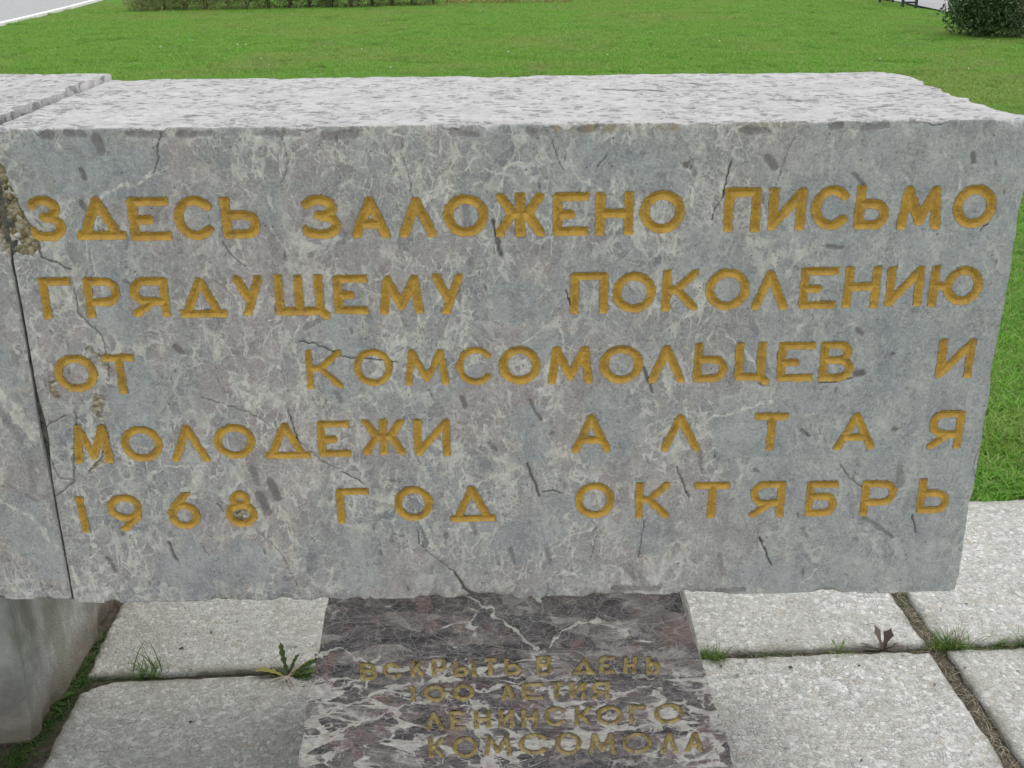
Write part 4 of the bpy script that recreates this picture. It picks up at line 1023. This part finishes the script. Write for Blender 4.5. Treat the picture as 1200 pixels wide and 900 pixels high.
k = gy > back(gx) + .05; P = np.stack([gx[k], gy[k], np.full(k.sum(), -.05)], -1)
g1 = instancer('lawn_grass', P, near_c, 5, .75, 1.25); prop(g1, kind='stuff')
gx, gy = np.meshgrid(np.arange(-8.4, 8.2, .36), np.arange(3.0, 28, .36)); gx, gy = gx.ravel(), gy.ravel()
gx = gx + (rng.random(len(gx)) - .5) * .3; gy = gy + (rng.random(len(gy)) - .5) * .3
kx = np.interp(gy, [b for a, b in kl], [a for a, b in kl])
k = (gy > back(gx) + .35) & ((gy > 7.9) | (gx < -1.9) | (gx > 4.5)) & (gx > kx + .2) & (gx < 7.58)
P = np.stack([gx[k], gy[k], np.full(k.sum(), -.05)], -1); g2 = instancer('distant_lawn_grass', P, far_c, 5, .8, 1.2); prop(g2, kind='stuff')

def grow(name, mat, V, F, r, loc, label=None, cat=None, kind=None, parent=None, group=None):
    o = link(name, mesh_np(name, V, F, [mat], None, False, {'rnd': r}), parent, loc); prop(o, label, cat, group, kind); return o
def tuft(loc, n, size, h0, h1, w, lean, mat, label, seed, group=None, sy=None, ori=0):
    rg = np.random.default_rng(seed); 
    px = rg.normal(0, size / 4, n); py = rg.normal(0, (sy or size) / 4, n)
    V, F, r = blades(n, 0, 0, h0, h1, w, rg, lean, seg=3, pos=(px, py)); return grow('grass_tuft', mat, V, F, r, loc, label, 'grass tuft', group=group)
tuft((.975, 2.125, -.02), 260, .09, .02, .065, .0022, 1.0, M_WEED, 'bright green grass tuft at the crossing of the two paving joints', 1, sy=.03)
tuft((.99, 2.125, -.02), 16, .10, .07, .12, .0016, .8, M_STRAW, 'thin dry stalks rising from the green tuft at the joint crossing', 2, sy=.03)
tuft((1.085, 2.135, -.02), 60, .07, .02, .05, .002, 1.1, M_WEED, 'sparse green grass sprigs in the right-hand paving joint', 3, sy=.02)
tuft((1.16, 2.145, -.02), 120, .06, .02, .055, .0022, 1.0, M_WEED, 'grass tuft in the paving joint at the right edge of the photo', 4, sy=.025)
tuft((-.79, 2.05, -.02), 70, .07, .03, .075, .0024, 1.2, M_WEED, 'spiky grass tuft in the joint between support stone and pedestal', 5, sy=.02)
V, F, r = blades(7, 0, 0, .09, .15, .0028, np.random.default_rng(3), .55, seg=3, pos=(np.array([-.035, -.02, 0, .01, .02, .03, .045]), np.zeros(7)))
grow('grass_tuft', M_DARKWEED, V, F, r, (-.795, 2.052, -.02), 'long dark blades standing out of the spiky tuft on the left', 'grass tuft')
tuft((.435, 2.085, -.02), 150, .05, .02, .06, .0024, 1.0, M_WEED, 'small green tuft in the joint beside the right side of the pedestal', 6, sy=.02)
tuft((.56, 2.10, -.02), 40, .06, .01, .035, .002, 1.2, M_DARKWEED, 'dull low grass in the joint to the right of the pedestal', 8, sy=.015)
# weedy strip along the foot of the support stone
rg = np.random.default_rng(11); n = 1900; t_ = rg.random(n)
px = -.985 + .07 * t_ + rg.normal(0, .016, n); py = 1.72 + .52 * t_
V, F, r = blades(n, 0, 0, .006, .024, .0032, rg, 1.8, pos=(px, py)); grow('moss', M_DARKWEED, V, F, r, (0, 0, -.014), kind='stuff')
n = 420; px = -.93 + .13 * rg.random(n); py = 2.06 + rg.normal(0, .014, n)
V, F, r = blades(n, 0, 0, .008, .034, .0035, rg, 1.4, pos=(px, py)); grow('moss', M_DARKWEED, V, F, r, (0, 0, -.022), kind='stuff')
# straw litter and low moss in the joints
def joint(u0, v0, u1, v1, n, w, seed, mat, h=.012):
    rg = np.random.default_rng(seed); t_ = rg.random(n); q = rg.normal(0, w, n); uu = u0 + (u1 - u0) * t_; vv = v0 + (v1 - v0) * t_
    if abs(u1 - u0) > abs(v1 - v0): vv = vv + q
    else: uu = uu + q
    P = np.array([pv(a, b) for a, b in zip(uu, vv)])
    V, F, r = blades(n, 0, 0, h * .3, h, .0018, rg, 2.6, pos=(P[:, 0], P[:, 1])); return V, F, r
for i, (a, m, nm, h) in enumerate([((.0, .65, .0, -.7, 900, .008), M_STRAW, 'straw_litter', .018), ((-.6, 0, .9, 0, 500, .006), M_STRAW, 'straw_litter', .015), ((-1.9, 0, -.6, 0, 260, .006), M_DARKWEED, 'joint_moss', .02),
                    ((-.5, 0, .9, 0, 300, .006), M_DARKWEED, 'joint_moss', .02), ((0, .65, 0, .1, 250, .007), M_DARKWEED, 'joint_moss', .016), ((0, 0, .6, 0, 300, .007), M_WEED, 'joint_moss', .025)]):
    V, F, r = joint(a[0], a[1], a[2], a[3], a[4], a[5], 40 + i, m, h); grow(nm, m, V, F, r, (0, 0, -.0115), kind='stuff')

# crumbs of bark, seed husks and grit lying on the slabs
n = 260; rg = np.random.default_rng(77); uu = rg.uniform(-1.8, 1.7, n); vv = np.where(rg.random(n) < .5, rg.normal(0, .10, n), rg.uniform(-.6, .6, n))
P = np.array([pv(a, b) for a, b in zip(uu, vv)]); a = rg.random(n) * 6.28; L = .002 + .005 * rg.random(n) ** 2; wd = L * (.25 + .4 * rg.random(n))
c_, s_ = np.cos(a), np.sin(a); z0 = np.full(n, .001)
q4 = [np.stack([P[:, 0] + c_ * L * e - s_ * wd * f, P[:, 1] + s_ * L * e + c_ * wd * f, z0 + g], -1) for e, f, g in ((-1, 0, 0), (0, -1, .0015), (1, 0, .001), (0, 1, .003))]
grow('litter', M_BROWN, np.stack(q4, 1).reshape(-1, 3), np.arange(n)[:, None] * 4 + np.array([[0, 1, 2, 3]]), np.repeat(rg.random(n), 4), (0, 0, 0), kind='stuff')

# toothed weed leaves
def toothed(L, wd, lobes, rg, rise, droop=.6, fold=.25):
    vs, fs = [], []; n = lobes * 3
    for i in range(n + 1):
        t = i / n; env = wd * (math.sin(math.pi * min(1, t * .85 + .1)) ** .7) * (.35 + .65 * t if t < .7 else 1.0)
        lob = 1.0 if i % 3 == 1 else (.45 if i % 3 == 2 else .7); q = env * lob / 2 * (1 + .2 * (rg.random() - .5))
        if i == n: q = .0005
        x = L * t * (1 - .2 * rise); z = L * (rise * t - droop * t * t)
        vs += [(x, -q, z + q * fold), (x, 0, z), (x + rg.normal(0, .0008), q, z + q * fold)]
    for i in range(n):
        b = i * 3; fs += [(b, b + 3, b + 4, b + 1), (b + 1, b + 4, b + 5, b + 2)]
    return vs, fs
def weed_root(name, loc, label, cat):
    e = bpy.data.objects.new(name, None); COL.objects.link(e); e.location = loc; e.empty_display_size = .05; prop(e, label, cat); return e
rgp = random.Random(4)
class _RG:
    def random(s): return rgp.random()
    def normal(s, a, b): return rgp.gauss(a, b)
q = _RG()
w = weed_root('dandelion', (-.487, 2.03, -.012), 'dandelion with dark toothed leaves and pale dead stalks left of the pedestal', 'weed')
for ang, L, wd, rise in [(178, .085, .026, .55), (165, .07, .022, .5), (100, .075, .016, 1.1), (60, .06, .014, .9), (30, .075, .018, .7), (8, .07, .024, .55), (-6, .06, .022, .5), (190, .06, .018, .35), (140, .045, .014, .6), (15, .085, .02, .9)]:
    vs, fs = toothed(L, wd * 1.35, 5, q, rise, .35); me = mesh_np('leaf', vs, fs, [M_DAND], None, False, {'rnd': [rgp.random()] * len(vs)})
    o = link('leaf', me, w, (0, 0, .006)); o.rotation_euler = (rgp.uniform(-.3, .3), 0, R(ang))
def stalk(L, rad, rise, bend, seed):
    rr = random.Random(seed); vs, fs = [], []; n = 6
    for i in range(n + 1):
        t = i / n; x = L * t; z = L * (rise * t - bend * t * t) + .002; y = .06 * L * math.sin(t * 3 + seed); rad_ = rad * (1 - .5 * t)
        for a in range(4): vs.append((x, y + rad_ * math.cos(a * 1.571), z + rad_ * math.sin(a * 1.571)))
    for i in range(n):
        for a in range(4): b = i * 4; fs.append((b + a, b + (a + 1) % 4, b + 4 + (a + 1) % 4, b + 4 + a))
    return vs, fs
for i, (ang, L, rise) in enumerate([(205, .055, .5), (232, .052, .45), (252, .05, .4), (268, .055, .4), (285, .052, .45), (295, .05, .5), (50, .05, .8), (35, .06, .7), (215, .045, .3), (20, .05, .5)]):
    vs, fs = stalk(L, .0016, rise, rise * 1.05, i); o = link('stalk', mesh_np('stalk', vs, fs, [M_PALE], None, True, {'rnd': [rgp.random()] * len(vs)}), w, (0, 0, .010)); o.rotation_euler = (0, 0, R(ang))
w = weed_root('withered_weed', (.822, 2.12, -.014), 'withered weed with upright brown leaves in the joint right of the pedestal', 'weed')
for ang, L, wd, rise in [(125, .042, .028, 1.5), (50, .045, .030, 1.1), (175, .06, .014, .35), (190, .05, .012, .25), (-5, .05, .014, .3), (-30, .045, .013, .35), (15, .04, .012, .4)]:
    vs, fs = toothed(L, wd * 1.1, 2, q, rise, .2 * rise); me = mesh_np('leaf', vs, fs, [M_BROWN], None, False, {'rnd': [rgp.random()] * len(vs)}); o = link('leaf', me, w, (0, 0, .004)); o.rotation_euler = (0, 0, R(ang))
w = weed_root('green_sprout', (.722, 2.105, -.014), 'small pale green sprout in the joint left of the withered weed', 'weed')
for ang, L, wd, rise in [(120, .035, .008, .9), (60, .035, .008, .8), (180, .03, .008, .5), (240, .03, .009, .6), (-20, .035, .008, .5), (300, .03, .008, .5)]:
    vs, fs = toothed(L, wd, 3, q, rise, .2); me = mesh_np('leaf', vs, fs, [M_WEED], None, False, {'rnd': [.5 + .3 * rgp.random()] * len(vs)}); o = link('leaf', me, w, (0, 0, .004)); o.rotation_euler = (0, 0, R(ang))
w = weed_root('plantain_weed', (-.965, 1.955, -.014), 'broad-leaved green weed in the dirt beside the chipped support stone', 'weed')
for ang, L, wd, rise in [(40, .05, .02, .5), (100, .045, .018, .6), (200, .05, .02, .4), (250, .055, .02, .45), (310, .045, .018, .4), (330, .04, .016, .6)]:
    vs, fs = toothed(L, wd, 2, q, rise, .3); me = mesh_np('leaf', vs, fs, [M_DARKWEED], None, False, {'rnd': [.6 + .25 * rgp.random()] * len(vs)}); o = link('leaf', me, w, (0, 0, .004)); o.rotation_euler = (0, 0, R(ang))

# ================================================================ BACKGROUND PLANTS
def leaves(n, cen, rad, size, rg, shell=.55, up=.3, narrow=.5):
    """n small folded leaves scattered in a lumpy ellipsoid"""
    d = rg.normal(0, 1, (n, 3)); d /= np.linalg.norm(d, axis=1)[:, None]; rr = shell + (1 - shell) * rg.random(n) ** .7
    lump = .55 + .85 * fbm(d[:, 0] * 2.4 + 5, d[:, 1] * 2.4 + 5, d[:, 2] * 2.4 + 5, o=3, s=int(rg.integers(0, 999)))
    P = np.array(cen) + d * (rr * lump)[:, None] * np.array(rad)
    a = rg.normal(0, 1, (n, 3)) + d * .8 + np.array([0, 0, up]); a /= np.linalg.norm(a, axis=1)[:, None]
    b = np.cross(a, rg.normal(0, 1, (n, 3))); b /= np.linalg.norm(b, axis=1)[:, None] + 1e-9
    s = size * (.6 + .8 * rg.random(n))[:, None]
    V = np.stack([P, P + a * s * .5 + b * s * narrow * .5, P + a * s, P + a * s * .5 - b * s * narrow * .5], 1).reshape(-1, 3)
    k = np.arange(n)[:, None] * 4; F = k + np.array([[0, 1, 2, 3]])
    return V, F, np.repeat(rg.random(n), 4)
def bush(name, loc, rad, n, size, mat, label, seed, up=.3, stems=9, narrow=.5, lobes=5, spread=.5):
    rg = np.random.default_rng(seed); e = weed_root(name, loc, label, 'shrub'); Vs, Fs, Rs = [], [], []; off = 0
    for i in range(lobes + 1):
        if i == 0: cen, rd, m = (0, 0, rad[2] * .82), rad, n // 2
        else:
            a = i * 2.4 + seed; cen = (math.cos(a) * rad[0] * spread, math.sin(a) * rad[1] * spread, rad[2] * (.45 + .9 * rg.random())); rd = [q_ * .58 for q_ in rad]; m = n // (2 * lobes)
        V, F, r = leaves(m, cen, rd, size, rg, .3, up, narrow); V[:, 2] = np.maximum(V[:, 2], .01 + .08 * rg.random(len(V))); Vs.append(V); Fs.append(F + off); Rs.append(r); off += len(V)
    grow('crown', mat, np.concatenate(Vs), np.concatenate(Fs), np.concatenate(Rs), (0, 0, 0), parent=e)
    vs, fs = [], []
    for i in range(stems):
        a = rg.random() * 6.28; tx, ty, tz = math.cos(a) * rad[0] * .6, math.sin(a) * rad[1] * .6, rad[2] * 1.4; b = len(vs)
        for k in range(5):
            t = k / 4; rr = .012 * (1 - .7 * t)
            for c in range(4): vs.append((tx * t * t + rr * math.cos(c * 1.571) + .02 * math.cos(a), ty * t * t + rr * math.sin(c * 1.571) + .02 * math.sin(a), tz * t))
        for k in range(4):
            for c in range(4): fs.append((b + k * 4 + c, b + k * 4 + (c + 1) % 4, b + k * 4 + 4 + (c + 1) % 4, b + k * 4 + 4 + c))
    link('stem', mesh_np('stem', vs, fs, [M_STEM]), e)
    return e
bush('dark_shrub', (6.72, 16.7, -.05), (.50, .46, .52), 12000, .05, M_BUSH, 'dense dark green shrub at the top right corner of the lawn', 3, lobes=9, spread=.75)
bush('grey_green_shrub', (7.12, 16.35, -.05), (.26, .26, .30), 3600, .045, M_BUSH2, 'smaller grey-green shrub to the right of the dark one', 5, narrow=.3)
# planted border at the top left
rb = random.Random(9)
bx = np.linspace(-7.15, -1.55, 15)
for i, x in enumerate(bx):
    dark = x > -4.9
    e = bush('border_plant', (x, 23.25 + .12 * i * .6 + rb.uniform(-.1, .1), -.05), (.34 + rb.uniform(-.04, .05), .34, .38 + rb.uniform(-.06, .08)), 2600, .05, M_BORD2 if dark else M_BORD,
             'last plant at the right end of the lawn border' if i == 14 else 'first olive plant at the left end of the lawn border' if i == 0 else 'dark brownish green plant in the right part of the border' if dark else 'olive green leafy plant in the left part of the border', 30 + i, up=.9, stems=5, narrow=.3, lobes=4)
    e['group'] = 'plants in the lawn border'; e['category'] = 'border plant'
rg = np.random.default_rng(5); n = 900
P = np.stack([rg.uniform(-1.3, 1.3, n), 24.7 + rg.normal(0, .14, n), rg.uniform(-.04, .09, n)], -1)
a = rg.normal(0, 1, (n, 3)); a /= np.linalg.norm(a, axis=1)[:, None]; b = np.cross(a, rg.normal(0, 1, (n, 3))); b /= np.linalg.norm(b, axis=1)[:, None]
V = np.stack([P, P + a * .02 + b * .015, P + a * .04, P + a * .02 - b * .015], 1).reshape(-1, 3); F = np.arange(n)[:, None] * 4 + np.array([[0, 1, 2, 3]])
grow('red_flowers', M_RED, V, F, np.repeat(rg.random(n), 4), (0, 0, 0), kind='stuff')
# white clover heads scattered on the lawn
n = 14; rg = np.random.default_rng(8); P = np.stack([rg.uniform(-6, 6.5, n), rg.uniform(11.5, 23, n), np.full(n, .006)], -1)
P[:6] = [(2.83, 15.85, .01), (4.3, 13.6, .01), (-1.9, 15.2, .01), (-3.0, 14.2, .01), (4.95, 12.6, .01), (1.2, 14.3, .01)]
vs, fs = [], []
for p in P:
    b = len(vs); s = .008 + .005 * rg.random()
    vs += [(p[0] - s, p[1], p[2]), (p[0] + s, p[1], p[2]), (p[0], p[1] - s, p[2]), (p[0], p[1] + s, p[2]), (p[0], p[1], p[2] + s), (p[0], p[1], p[2] - s)]
    fs += [(b + i_, b + j_, b + k_) for i_, j_, k_ in ((0, 2, 4), (2, 1, 4), (1, 3, 4), (3, 0, 4), (2, 0, 5), (1, 2, 5), (3, 1, 5), (0, 3, 5))]
grow('clover_flowers', M_WHITEP, vs, fs, rg.random(len(vs)), (0, 0, 0), kind='stuff')

# ================================================================ BENCH (its near end frame just shows at the top right)
def bar(x0, x1, y0, y1, z0, z1, bev=.004):
    V = [(x, y, z) for z in (z0, z1) for x, y in ((x0, y0), (x1, y0), (x1, y1), (x0, y1))]
    return V, [(3, 2, 1, 0), (4, 5, 6, 7), (0, 1, 5, 4), (1, 2, 6, 5), (2, 3, 7, 6), (3, 0, 4, 7)]
e = weed_root('park_bench', (7.52, 22.37, -.04), 'dark park bench standing on the edge of the lawn by the road', 'bench')
for yy in (0, 1.4):
    for nm, b in (('leg', (-.15, -.105, yy, yy + .045, 0, .42)), ('leg', (.105, .15, yy, yy + .045, 0, .85)), ('crossbar', (-.104, .104, yy + .005, yy + .04, .085, .12)), ('seat_bearer', (-.20, .104, yy + .002, yy + .043, .421, .46))):
        V, F = bar(*b); link(nm, mesh_np(nm, V, F, [M_IRON], None, False), e)
for k in range(4):
    V, F = bar(-.2 + k * .078, -.2 + k * .078 + .066, -.1, 1.55, .462, .487); link('seat_slat', mesh_np('seat_slat', V, F, [M_WOOD], None, False), e)
for k in range(3):
    V, F = bar(.08, .104, -.1, 1.55, .56 + k * .1, .56 + k * .1 + .075); link('back_slat', mesh_np('back_slat', V, F, [M_WOOD], None, False), e)
